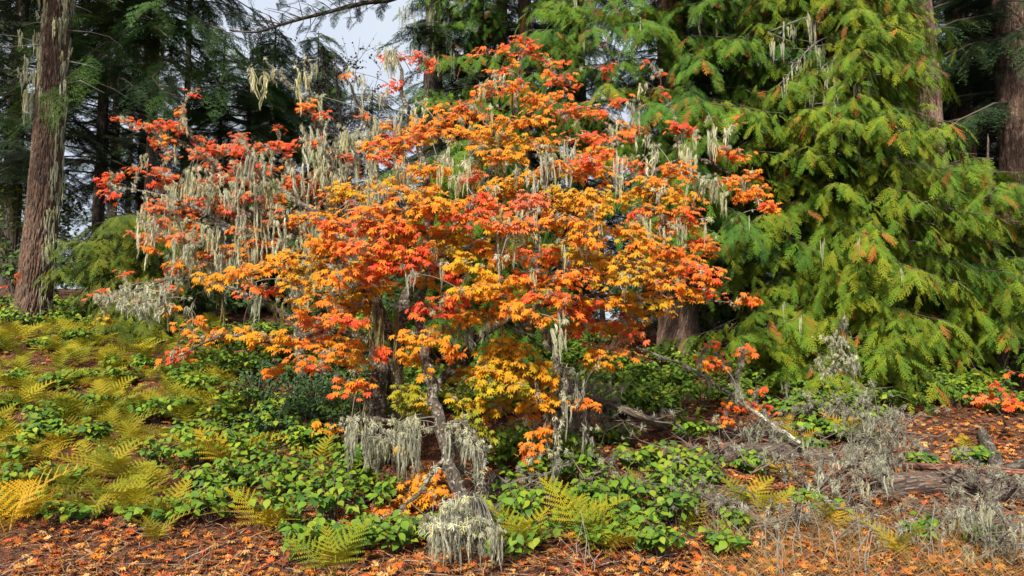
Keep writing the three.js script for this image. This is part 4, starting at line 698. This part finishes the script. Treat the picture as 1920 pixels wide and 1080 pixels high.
for (const [px, py, L, n, tones, label] of [
  [432, 890, 0.55, 6, [2, 2, 0, 4], 'large golden-green fern above the glossy salal at left'], [505, 1010, 0.42, 6, [2, 4, 0], 'bright yellow fern on bare litter below the salal'], [318, 985, 0.34, 5, [0, 2], 'small fern on the bare leaf litter at lower left'], [292, 1025, 0.34, 4, [0, 1], 'low fern nearest the bottom on the bare litter at left'], [625, 1085, 0.38, 7, [0, 3, 1], 'green-yellow fern cut by the bottom edge'], [15, 1010, 0.55, 6, [4, 5, 2], 'deep yellow fern in the bottom left corner'], [640, 930, 0.4, 5, [3, 6, 0], 'green fern amid salal left of the orange sprig'],
  [600, 880, 0.38, 4, [0, 3], 'small fern behind the salal near the grey veils'], [1085, 1020, 0.48, 6, [3, 0, 6], 'green fern in the salal right of the lichen clump'], [1135, 1045, 0.45, 6, [0, 3], 'yellow-green fern low beside the right salal'], [985, 1050, 0.42, 5, [3, 0, 1], 'fern low beneath the salal at bottom centre'], [1400, 960, 0.34, 5, [3, 0], 'green fern among fallen twigs below the logs'], [1445, 975, 0.3, 4, [0, 2], 'small yellow-green fern among twigs left of the golden fern'], [1562, 1000, 0.32, 4, [5, 4], 'golden fern sprig standing in the dead twigs'], [1478, 905, 0.28, 4, [4, 0], 'little yellow fern by the grey fallen wood'], [1468, 815, 0.32, 5, [5, 4], 'golden fern below the small red maple'], [1500, 840, 0.32, 4, [5, 4, 2], 'amber fern frond tuft lying beside the lichen thicket'], [1590, 830, 0.4, 4, [5, 4, 2], 'yellow fern left of the grey lichen thicket'], [1690, 1052, 0.3, 5, [2, 0], 'small yellow-green fern in the dry grass'], [1812, 850, 0.26, 4, [2, 0], 'tiny yellow fern on orange litter near the right logs'], [1205, 930, 0.3, 4, [3, 0], 'fern sprig below the grey fallen branch'], [1290, 1000, 0.26, 4, [0, 3], 'tiny fern on the bare litter right of the salal'], [150, 640, 0.36, 5, [4, 0, 2], 'yellow fern near the foot of the massive left trunk'], [540, 940, 0.36, 4, [0, 2], 'fern tucked in the salal above the bright yellow fern'],
]) fern(onGround(px, py), L, n, tones, label, null, SEED++);

// ---------------------------------------------------------------- litter, needles, dry grass
const blade = (() => { const g = new Geo(); g.ribbon([V(0, 0, 0), V(0.04, 0.012, 0.33), V(-0.02, 0.006, 0.66), V(0.03, 0, 1)], 0.03, V(1, 0, 0)); return g.build(); })();
{
  const r = mulberry(61), LC = [C(0.36, 0.11, 0.025), C(0.30, 0.085, 0.025), C(0.44, 0.19, 0.05), C(0.22, 0.06, 0.025), C(0.48, 0.28, 0.13), C(0.50, 0.17, 0.02), C(0.16, 0.06, 0.03), C(0.52, 0.10, 0.03), C(0.46, 0.24, 0.09), C(0.42, 0.16, 0.04)], lists = MAPLE.map(() => []), need = [];
  const lay = (x, z) => V(x, ground(x, z), z);
  for (let k = 0; k < 24000; k++) {
    const d = 3.6 + 8.5 * Math.pow(r(), 1.4), x = rr(r, -0.75, 0.75) * d, p = lay(x, -d); p.y += rr(r, 0.012, 0.04);
    const dens = 0.5 + 0.5 * N2(x * 0.8, d * 0.8) + (x > 1.6 ? 0.6 : 0) + (d < 5.2 ? 0.55 : 0); if (r() > dens) continue;
    const a = r() * 6.28, c = pick(r, LC), j = rr(r, 0.75, 1.25), s = rr(r, 0.035, 0.075), br = 1.3;
    lists[k % 4].push({ m: basis(p, V(Math.cos(a), rr(r, -.3, .3), Math.sin(a)), V(rr(r, -.6, .6), r() < 0.4 ? -1 : 1, rr(r, -.6, .6)), s), c: C(c.r * j * br, c.g * j * br, c.b * j) });
  }
  const NC = [C(0.25, 0.11, 0.045), C(0.34, 0.17, 0.07), C(0.16, 0.08, 0.05), C(0.40, 0.22, 0.10), C(0.10, 0.06, 0.045), C(0.34, 0.30, 0.24)];
  for (let k = 0; k < 26000; k++) { const d = 3.6 + 7 * Math.pow(r(), 1.4), x = rr(r, -0.75, 0.75) * d, p = lay(x, -d); p.y += rr(r, 0.008, 0.05); const a = r() * 6.28, c = pick(r, NC), s = rr(r, 0.06, 0.2); need.push({ m: basis(p, V(Math.cos(a), rr(r, -.25, .35), Math.sin(a)), V(rr(r, -.4, .4), 1, rr(r, -.4, .4)), 0.14 * rr(r, 0.5, 1), s, s), c }); }
  lists.forEach((l, k) => { const o = copies(null, 'fallen_leaves', MAPLE[k], M.dryAny, l); o.userData = { kind: 'stuff', label: ['fallen rusty maple leaves scattered over the forest floor', 'curled brown fallen leaves strewn over the bank', 'orange fallen leaves littering the ground between plants', 'dull red fallen leaves lying on the litter'][k], category: 'leaf litter' }; });
  const o = copies(null, 'fallen_needles', blade, M.dryAny, need); o.userData = { kind: 'stuff', label: 'brown needles and thin twigs covering the forest floor', category: 'needle litter' };
  const grass = [], GC = [C(0.42, 0.24, 0.07), C(0.36, 0.19, 0.05), C(0.46, 0.32, 0.13), C(0.30, 0.20, 0.05)];
  for (let k = 0; k < 3600; k++) {
    const px = rr(r, 1330, 1960), py = rr(r, 985, 1110), g0 = N2(px * 0.012, py * 0.03); if (g0 < -0.25) continue;
    const p = onGround(px, py), a = r() * 6.28, l = rr(r, 0.1, 0.26), c = pick(r, GC);
    grass.push({ m: basis(p, V(Math.cos(a) * rr(r, 0.2, 1.2), rr(r, 0.5, 1), Math.sin(a) * rr(r, 0.2, 1.2)), V(Math.cos(a + 1), 0.4, Math.sin(a + 1)), l * 0.16, l, l), c });
  }
  const gr = copies(null, 'dry_grass', blade, M.dryAny, grass); gr.userData = { kind: 'stuff', label: 'tawny dry grass along the lower right edge', category: 'dry grass' };
}

// ---------------------------------------------------------------- fallen wood
const logDisp = (c, s, y, r) => r * (0.14 * N3(c * 1.4, y * 1.6, s * 1.4) + 0.07 * N3(c * 6, y * 2.2, s * 6) + 0.04 * N3(c * 14, y * 5, s * 14));
const lift = (px, py, h) => { const p = onGround(px, py); p.y += h; return p; };
function fallenLog(name, label, pts, r0, r1, mat, { stubs = 0, tufts = 0, seed = 1, cols = GREY_C } = {}) {
  const rnd = mulberry(seed), t = thing(name, label, name.includes('log') ? 'log' : 'branch', pts[0].clone().setY(ground(pts[0].x, pts[0].z)));
  const line = curve(pts, Math.max(20, pts.length * 14)); part(t, name.includes('log') ? 'bark' : 'stem', new Geo().tube(line, (q) => lerp(r0, r1, q), r0 > 0.04 ? 26 : 9, logDisp).build(), mat);
  const g = new Geo(), tl = TUFT.map(() => []), tips = [];
  for (let k = 0; k < stubs; k++) { const i = Math.floor(rr(rnd, 0.1, 1) * (line.length - 1)), p = line[i], a = rnd() * 6.28, l = rr(rnd, 0.12, 0.5), e = p.clone().add(V(Math.cos(a) * l, rr(rnd, -0.1, 0.7) * l, Math.sin(a) * l)), m = p.clone().lerp(e, 0.5).add(V(rr(rnd, -.15, .15) * l, rr(rnd, -.15, .15) * l, rr(rnd, -.15, .15) * l)); g.tube([p, m, e], [0.007, 0.005, 0.0025], 5, null, false); tips.push(m, e);
    for (let q = 0; q < 3; q++) { const e2 = m.clone().lerp(e, rnd()).add(V(rr(rnd, -.12, .12), rr(rnd, -.12, .08), rr(rnd, -.12, .12))); g.tube([m.clone().lerp(e, rnd()), e2], [0.003, 0.0015], 4, null, false); tips.push(e2); } }
  if (g.n) part(t, 'side_twigs', g.build(), M.deadTwig, 'stuff');
  for (let k = 0; k < tufts; k++) { const p = (tips.length && rnd() < 0.75 ? pick(rnd, tips) : pick(rnd, line)).clone().add(V(rr(rnd, -.02, .02), rr(rnd, -.01, r0), rr(rnd, -.02, .02))), s = rr(rnd, 0.018, 0.05), c = pick(rnd, cols), j = rr(rnd, 0.8, 1.2); tl[k % 3].push({ m: new THREE.Matrix4().compose(p, new THREE.Quaternion().setFromEuler(new THREE.Euler(rnd() * 6, rnd() * 6, 0)), V(s, s * 1.4, s)), c: C(c.r * j, c.g * j, c.b * j) }); }
  tl.forEach((l, k) => copies(t, 'tufted_lichen', TUFT[k], M.lichenAny, l));
  return t;
}
fallenLog('fallen_log', 'thick grey rotting log at the right edge under a split rail', [lift(1640, 925, 0.04), lift(1760, 925, 0.06), lift(1860, 935, 0.06), lift(1990, 950, 0.06)], 0.09, 0.10, M.greyWood, { stubs: 8, tufts: 50, seed: 801 });
fallenLog('split_log', 'reddish split rail lying across the grey log', [lift(1690, 905, 0.12), lift(1800, 920, 0.16), lift(1990, 950, 0.2)], 0.028, 0.034, M.redWood, { seed: 802 });
fallenLog('fallen_log', 'short mossy log end pointing uphill at the right', [lift(1880, 915, 0.08), lift(1862, 870, 0.06), lift(1842, 825, 0.05)], 0.06, 0.05, M.darkBark, { seed: 803, tufts: 14 });
fallenLog('fallen_log', 'dark forked wood at the far right edge on the log', [lift(1870, 930, 0.14), lift(1910, 915, 0.16), lift(1960, 900, 0.2)], 0.035, 0.045, M.darkBark, { seed: 804, tufts: 10 });
fallenLog('fallen_branch', 'straight dead branch slanting above the split rail', [lift(1795, 905, 0.05), lift(1740, 868, 0.07), lift(1680, 820, 0.09)], 0.022, 0.014, M.greyWood, { seed: 805, stubs: 5, tufts: 14 });
fallenLog('fallen_log', 'reddish decaying log half buried below the salal thicket', [lift(1200, 790, 0.02), lift(1300, 806, 0.04), lift(1400, 822, 0.04), lift(1480, 828, 0.02)], 0.075, 0.06, M.redWood, { seed: 806, stubs: 6, tufts: 16 });
fallenLog('fallen_log', 'broad grey half-buried log beneath bleached roots', [lift(1285, 882, 0.0), lift(1380, 868, 0.04), lift(1480, 860, 0.05), lift(1570, 872, 0.02)], 0.10, 0.08, M.greyWood, { seed: 807, stubs: 20, tufts: 60 });
fallenLog('fallen_branch', 'thick pale branch leaning down from the maple toward the logs', [at(1050, 730, 6.6), at(1140, 757, 6.5), at(1200, 780, 6.4), lift(1245, 812, 0.03)], 0.03, 0.034, M.greyWood, { seed: 808, stubs: 14, tufts: 60 });
fallenLog('fallen_branch', 'dark curved root sweeping over the grey half-buried log', [lift(1270, 915, 0.03), lift(1340, 875, 0.1), lift(1420, 845, 0.1), lift(1500, 850, 0.04)], 0.018, 0.014, M.redWood, { seed: 809, stubs: 10 });
fallenLog('fallen_branch', 'pale branch rising at the lower right corner', [lift(1780, 1010, 0.02), lift(1840, 985, 0.1), lift(1920, 950, 0.2)], 0.015, 0.012, M.greyWood, { seed: 810, stubs: 18, tufts: 90 });
fallenLog('fallen_branch', 'white crusted twig arching low below the right salal', [lift(1080, 935, 0.08), lift(1130, 920, 0.14), lift(1170, 930, 0.1), lift(1185, 960, 0.03)], 0.012, 0.006, M.greyWood, { seed: 811, stubs: 10, tufts: 60 });
fallenLog('fallen_branch', 'white crusted twig beside the lichen clump at centre bottom', [lift(900, 960, 0.1), lift(950, 945, 0.12), lift(1010, 950, 0.06)], 0.012, 0.006, M.greyWood, { seed: 812, stubs: 10, tufts: 60 });
fallenLog('fallen_branch', 'brown stick lying among litter at lower centre right', [lift(1280, 965, 0.03), lift(1380, 955, 0.04), lift(1470, 965, 0.02)], 0.014, 0.01, M.redWood, { seed: 813, stubs: 10, tufts: 20 });
fallenLog('fallen_branch', 'grey stick below the golden fern sprig', [lift(1380, 1010, 0.03), lift(1500, 985, 0.05), lift(1640, 990, 0.02)], 0.012, 0.008, M.greyWood, { seed: 814, stubs: 20, tufts: 70 });

{ // brown sticks strewn through the tangle
  const r = mulberry(815);
  for (let k = 0; k < 14; k++) { const px = rr(r, 1270, 1900), py = rr(r, 850, 1010), dx = rr(r, 50, 130) * (r() < 0.5 ? -1 : 1), dy = rr(r, -26, 26); const t = fallenLog('fallen_stick', 'thin dead stick lying in the tangle below the logs', [lift(px, py, rr(r, 0.02, 0.14)), lift(px + dx * 0.5, py + dy * 0.5, rr(r, 0.05, 0.2)), lift(px + dx, py + dy, rr(r, 0.02, 0.12))], rr(r, 0.006, 0.013), 0.004, pick(r, [M.redWood, M.greyWood, M.darkBark]), { stubs: 2, seed: 850 + k, tufts: 4 }); t.userData.group = 'sticks in the tangle'; }
}
// dead thickets hung with grey lichen
function thicket(label, base, n, R, H, { tufts = 200, tassels = 10, seed = 1, cols = GREY_C, lean = V(0, 0, 0), size = [0.016, 0.045] } = {}) {
  const rnd = mulberry(seed), t = thing('dead_thicket', label, 'dead shrub', base), tl = TUFT.map(() => []), all = [], g = new Geo();
  for (let k = 0; k < n * 0.7; k++) {
    const a = rnd() * 6.28, e = Math.sqrt(rnd()) * R * 1.15, a2 = rnd() * 6.28, e2 = rnd() * R, s0 = base.clone().add(V(Math.cos(a2) * e2, 0, Math.sin(a2) * e2)); s0.y = ground(s0.x, s0.z) - 0.02;
    const end = base.clone().add(V(Math.cos(a) * e, H * rr(rnd, 0.35, 1.05), Math.sin(a) * e)).add(lean), mid = s0.clone().lerp(end, 0.5).add(V(rr(rnd, -.15, .15) * H, 0.12 * H, rr(rnd, -.15, .15) * H)), pts = curve([s0, mid, end], 8);
    g.tube(pts, (q) => 0.007 - 0.005 * q, 5, null, false); all.push(...pts.slice(2));
    for (let q = 0; q < 6; q++) { const p = pick(rnd, pts.slice(2)), b = rnd() * 6.28, l = rr(rnd, 0.08, 0.25), e2 = p.clone().add(V(Math.cos(b) * l, rr(rnd, -.4, .5) * l, Math.sin(b) * l)); g.tube([p, p.clone().lerp(e2, 0.5).add(V(0, 0.02, 0)), e2], [0.003, 0.0022, 0.0012], 4, null, false); all.push(e2, p.clone().lerp(e2, 0.6)); }
  }
  part(t, 'stems', g.build(), M.deadTwig);
  for (let k = 0; k < tufts * 0.5; k++) { const s = rr(rnd, size[0], size[1]), c = pick(rnd, cols), j = rr(rnd, 0.8, 1.2); tl[k % 3].push({ m: new THREE.Matrix4().compose(pick(rnd, all).clone().add(V(rr(rnd, -.02, .02), rr(rnd, -.03, .01), rr(rnd, -.02, .02))), new THREE.Quaternion().setFromEuler(new THREE.Euler(rnd(), rnd() * 6, rnd())), V(s, s * rr(rnd, 1, 2.2), s)), c: C(c.r * j, c.g * j, c.b * j) }); }
  tl.forEach((l, k) => copies(t, 'tufted_lichen', TUFT[k], M.lichenAny, l));
  for (let k = 0; k < tassels * 0.7; k++) { const s = rr(rnd, 0.1, 0.2); placedPart(t, 'lichen', TASSEL[Math.floor(rnd() * 8)], LICHEN_M[pick(rnd, [6, 3, 2, 6])], new THREE.Matrix4().compose(pick(rnd, all), new THREE.Quaternion().setFromAxisAngle(UPV, rnd() * 6), V(s, rr(rnd, 0.1, 0.24), s))); }
  return t;
}
thicket('tall grey lichen-covered dead bush above the logs at right', lift(1650, 905, 0), 26, 0.34, 0.72, { tufts: 420, tassels: 46, seed: 821, lean: V(0, 0, -0.1) });
thicket('low grey lichen tangle left of the tall lichen bush', lift(1545, 930, 0), 24, 0.42, 0.4, { tufts: 190, tassels: 18, seed: 822 });
thicket('dead lichen snag hanging with pale beards before the cedars', lift(1560, 765, 0), 14, 0.3, 1.0, { tufts: 300, tassels: 34, seed: 823, cols: LICHEN_C, lean: V(0, 0, 0.1) });
thicket('pale dead twigs sprawling below the lichen snag', lift(1545, 800, 0), 22, 0.5, 0.4, { tufts: 130, tassels: 8, seed: 824 });
thicket('low tangle of grey twigs in front of the golden fern', lift(1600, 1010, 0), 14, 0.45, 0.2, { tufts: 200, tassels: 8, seed: 825 });
thicket('grey lichen-hung dead shrub in the bottom right corner', lift(1895, 1060, 0), 24, 0.32, 0.42, { tufts: 180, tassels: 26, seed: 826 });
thicket('sparse grey twigs on the litter right of the salal', lift(1330, 960, 0), 18, 0.5, 0.22, { tufts: 140, tassels: 2, seed: 827 });
thicket('grey twiggy lichen patch around the foot of the maple', lift(870, 1035, 0), 22, 0.26, 0.3, { tufts: 170, tassels: 24, seed: 828 });
thicket('dim grey dead shrub behind the yellow maple column', lift(1090, 830, 0), 20, 0.34, 0.62, { tufts: 260, tassels: 16, seed: 829, cols: [C(0.26, 0.25, 0.19), C(0.32, 0.31, 0.24)] });
thicket('grey twigs on the litter near the grey log at right', lift(1740, 990, 0), 18, 0.4, 0.24, { tufts: 110, tassels: 6, seed: 830 });
thicket('dead twigs beneath the small red maple', lift(1420, 840, 0), 20, 0.42, 0.34, { tufts: 110, tassels: 6, seed: 831 });
// bleached upright stalks
[[1510, 1040], [1395, 1030], [1720, 1040], [1750, 1055], [1615, 1075], [1100, 1075], [1460, 1075]].forEach(([px, py], k) => {
  const rnd = mulberry(840 + k), base = onGround(px, py), t = thing('dry_stalks', 'clump of bleached upright dead stalks in the dry grass', 'dead stalks', base, 'bleached stalks in the dry grass');
  for (let q = 0; q < 7; q++) { const a = rnd() * 6.28, e = rnd() * 0.2, p = base.clone().add(V(Math.cos(a) * e, 0, Math.sin(a) * e)), h = rr(rnd, 0.12, 0.34); p.y = ground(p.x, p.z) - 0.01; part(t, 'stalk', new Geo().tube([p, p.clone().add(V(rr(rnd, -.02, .02), h * 0.5, 0)), p.clone().add(V(rr(rnd, -.12, .12), h, rr(rnd, -.1, .1)))], [0.003, 0.0026, 0.0015], 5).build(), M.greyTwig); }
});

// ---------------------------------------------------------------- twigs and beards higher up
{ // long mossy limb of the tall dark fir reaching across the open sky
  const { t } = built[10], r = mulberry(71), line = curve([at(806, -60, 12.5), at(740, -4, 12.2), at(680, 6, 12), at(610, 24, 11.9), at(540, 42, 11.8), at(480, 60, 11.7), at(430, 57, 11.6)], 30), g = new Geo(), list = [[], []];
  part(t, 'limb', new Geo().tube(line, (q) => lerp(0.05, 0.012, q), 8, logDisp, false).build(), M.darkBark);
  for (let k = 0; k < 60; k++) { const i = Math.floor(rr(r, 5, 27)), p = line[i], e = p.clone().add(V(rr(r, -.5, .1), rr(r, -.3, .22), rr(r, -.4, .4))); g.tube([p, p.clone().lerp(e, .5).add(V(0, .03, 0)), e], [0.008, 0.006, 0.003], 4, null, false); if (i < 19) for (let q = 0; q < 2; q++) list[q].push({ m: basis(e.clone().lerp(p, r() * .6), V(rr(r, -1, .3), rr(r, -.8, .2), rr(r, -1, 1)), V(0, 1, .2), rr(r, .15, .32)), c: pick(r, DARKFIR) }); }
  part(t, 'side_twigs', g.build(), M.twig, 'stuff'); list.forEach((l, k) => copies(t, 'needles', NEEDLE[k], M.conifer, l));
}
{ // bare-looking alder against the sky
  const r = mulberry(72), base = foot(655, 14), t = thing('alder_tree', 'spindly alder with tiny dark leaves against the open sky', 'tree', base), g = new Geo(), leaves = [], nodes = [];
  const trunk = curve([base.clone(), at(650, 400, 14), at(640, 250, 14), at(632, 150, 14), at(628, 95, 14)], 24); part(t, 'trunk', new Geo().tube(trunk, (q) => lerp(0.05, 0.008, q), 8, logDisp, false).build(), M.darkBark);
  for (const [px, py] of [[600, 90], [560, 110], [690, 90], [720, 110], [675, 70], [610, 130], [700, 150], [580, 170], [730, 170], [655, 110], [690, 190], [600, 215], [640, 190], [715, 220], [470, 45], [500, 30], [560, 70]]) {
    const e = at(px, py, 14 + rr(r, -.5, .5)), s = trunk[Math.floor(rr(r, 9, 20))], line = curve([s, s.clone().lerp(e, .5).add(V(0, -.1, 0)), e], 12); g.tube(line, (q) => 0.014 - 0.011 * q, 4, null, false);
    for (let k = 0; k < 16; k++) { const p = line[Math.floor(rr(r, 3, 12))], b = p.clone().add(V(rr(r, -.35, .35), rr(r, -.1, .4), rr(r, -.3, .3))); g.tube([p, b], [0.004, 0.0015], 4, null, false); for (let q = 0; q < 3; q++) leaves.push({ m: basis(p.clone().lerp(b, rr(r, .4, 1)), V(rr(r, -1, 1), rr(r, -1, .3), rr(r, -1, 1)), V(rr(r, -1, 1), 1, rr(r, -1, 1)), rr(r, .035, .06)), c: pick(r, [C(0.05, 0.05, 0.02), C(0.08, 0.08, 0.02), C(0.04, 0.04, 0.03)]) }); }
  }
  part(t, 'branches', g.build(), M.twig, 'stuff'); copies(t, 'leaves', SALAL[0], M.salalAny, leaves);
}
{ // dead lichen-hung boughs and scattered beards on the cedars
  const r = mulberry(73), t = cedarC.t, g = new Geo();
  for (const [a, b, m] of [[[1600, 20, 9.7], [1440, 60, 9.1], [1520, 30, 9.3]], [[1600, 60, 9.7], [1470, 150, 9.1], [1530, 80, 9.3]], [[1600, 90, 9.7], [1580, 230, 9.0], [1560, 120, 9.2]], [[1600, 100, 9.7], [1520, 225, 9.1], [1540, 130, 9.3]], [[1610, 60, 9.7], [1610, 180, 9.1], [1620, 100, 9.3]]]) {
    const line = curve([at(...a), at(...m), at(...b)], 14); g.tube(line, (q) => 0.012 - 0.008 * q, 5, null, false);
    for (let k = 0; k < 15; k++) { const p = line[Math.floor(rr(r, 2, 15))].clone(), e = p.clone().add(V(rr(r, -.3, .3), rr(r, -.25, .1), rr(r, -.2, .3))); g.tube([p, e], [0.005, 0.002], 4, null, false); const s = rr(r, .05, .12); placedPart(t, 'lichen', TASSEL[Math.floor(r() * 8)], LICHEN_M[Math.floor(r() * 4)], new THREE.Matrix4().compose(p.lerp(e, r()), new THREE.Quaternion().setFromAxisAngle(UPV, r() * 6), V(s, rr(r, .15, .42), s))); }
  }
  part(t, 'dead_twigs', g.build(), M.greyTwig, 'stuff');
  for (const [px, py, w, l] of [[1543, 445, 12, 50], [1610, 440, 8, 40], [1405, 400, 8, 40], [1470, 560, 10, 40], [1690, 500, 8, 36], [1500, 590, 10, 40]]) placedPart(t, 'lichen', TASSEL[Math.floor(r() * 8)], LICHEN_M[Math.floor(r() * 4)], new THREE.Matrix4().compose(at(px, py, 8.4), new THREE.Quaternion().setFromAxisAngle(UPV, r() * 6), V(w / 150, l / 150, w / 150)));
  for (const [px, py, w, l] of [[1095, 60, 8, 55], [1078, -5, 12, 30], [1200, 30, 10, 40], [1310, 20, 26, 50], [1345, 30, 20, 46], [1400, 60, 10, 40], [1160, 90, 8, 40]]) placedPart(cedarA.t, 'lichen', TASSEL[Math.floor(r() * 8)], LICHEN_M[Math.floor(r() * 4)], new THREE.Matrix4().compose(at(px, py, 9.4), new THREE.Quaternion().setFromAxisAngle(UPV, r() * 6), V(w / 150, l / 150, w / 150)));
  const f = built[10].t; for (let k = 0; k < 22; k++) { const s = rr(r, .1, .2); placedPart(f, 'lichen', TASSEL[k % 8], LICHEN_M[k % 5], new THREE.Matrix4().compose(at(rr(r, 735, 860), rr(r, -20, 110), rr(r, 11.3, 12.2)), new THREE.Quaternion().setFromAxisAngle(UPV, r() * 6), V(s, rr(r, .25, .55), s))); }
  const fir = built[2].t; for (let k = 0; k < 16; k++) { const s = rr(r, .12, .25); placedPart(fir, 'lichen', TASSEL[k % 8], LICHEN_M[k % 4], new THREE.Matrix4().compose(at(rr(r, 200, 330), rr(r, 60, 140), rr(r, 12.6, 13.4)), new THREE.Quaternion().setFromAxisAngle(UPV, r() * 6), V(s, rr(r, .3, .6), s))); }
}

// ---------------------------------------------------------------- labels that single out each low plant by what it grows beside
{
  const MARKS = [[60, 600, 'the massive left trunk'], [345, 665, 'the low red maple twig'], [432, 860, 'the large golden-green fern'], [505, 985, 'the bright yellow fern'], [15, 990, 'the deep yellow corner fern'], [720, 840, 'the grey lichen veils'], [725, 970, 'the low orange sprig'], [850, 900, 'the leaning maple stem'], [990, 800, 'the yellow maple column'], [1270, 690, 'the fluted cedar trunk'], [1390, 740, 'the small red maple'], [1650, 850, 'the tall lichen bush'], [1565, 700, 'the pale-bearded snag'], [1880, 745, 'the right red seedling'], [1560, 985, 'the golden fern sprig'], [1800, 905, 'the split rail'], [1330, 800, 'the reddish log'], [200, 760, 'the middle of the fern slope'], [1150, 940, 'the white crusted twig']];
  const ORD = ['first', 'second', 'third', 'fourth', 'fifth', 'sixth', 'seventh', 'eighth', 'ninth', 'tenth', 'eleventh', 'twelfth'], sets = new Map();
  for (const o of scene.children) {
    if (!o.userData.group || !/^(fallen_stick|salal_shrub|fern|huckleberry_shrub|yellowing_shrub|dry_stalks)/.test(o.name)) continue;
    const v = o.position.clone().sub(V(0, CAM_Y, 0)), f = v.dot(FWD), px = 960 + v.x / f * FOCAL, py = 540 - v.dot(UPC) / f * FOCAL;
    let best = null, bd = 1e9; for (const m of MARKS) { const e = Math.hypot((m[0] - px), (m[1] - py) * 1.6); if (e < bd) { bd = e; best = m; } }
    const dx = px - best[0], dy = py - best[1], where = Math.abs(dx) > Math.abs(dy) * 1.4 ? (dx < 0 ? 'left of' : 'right of') : dy < 0 ? 'behind' : 'in front of';
    const kind = o.name.startsWith('salal') ? 'glossy green salal bush' : o.name.startsWith('fern') ? 'yellow-green fern' : o.name.startsWith('huck') ? 'dark small-leaved evergreen shrub' : o.name.startsWith('yellow') ? 'pale yellow-green little shrub' : o.name.startsWith('fallen') ? 'thin dead stick lying' : 'clump of bleached dead stalks';
    const key = kind + ' ' + where + ' ' + best[2]; if (!sets.has(key)) sets.set(key, []); sets.get(key).push([px, o]);
  }
  for (const [key, l] of sets) { l.sort((a, b) => a[0] - b[0]); l.forEach(([, o], k) => { o.userData.label = l.length === 1 ? key : key + ', ' + (k < 12 ? ORD[k] + ' from left' : l.length - k <= 12 ? ORD[l.length - k - 1] + ' from right' : 'midway'); }); }
}

renderer.render(scene, camera);
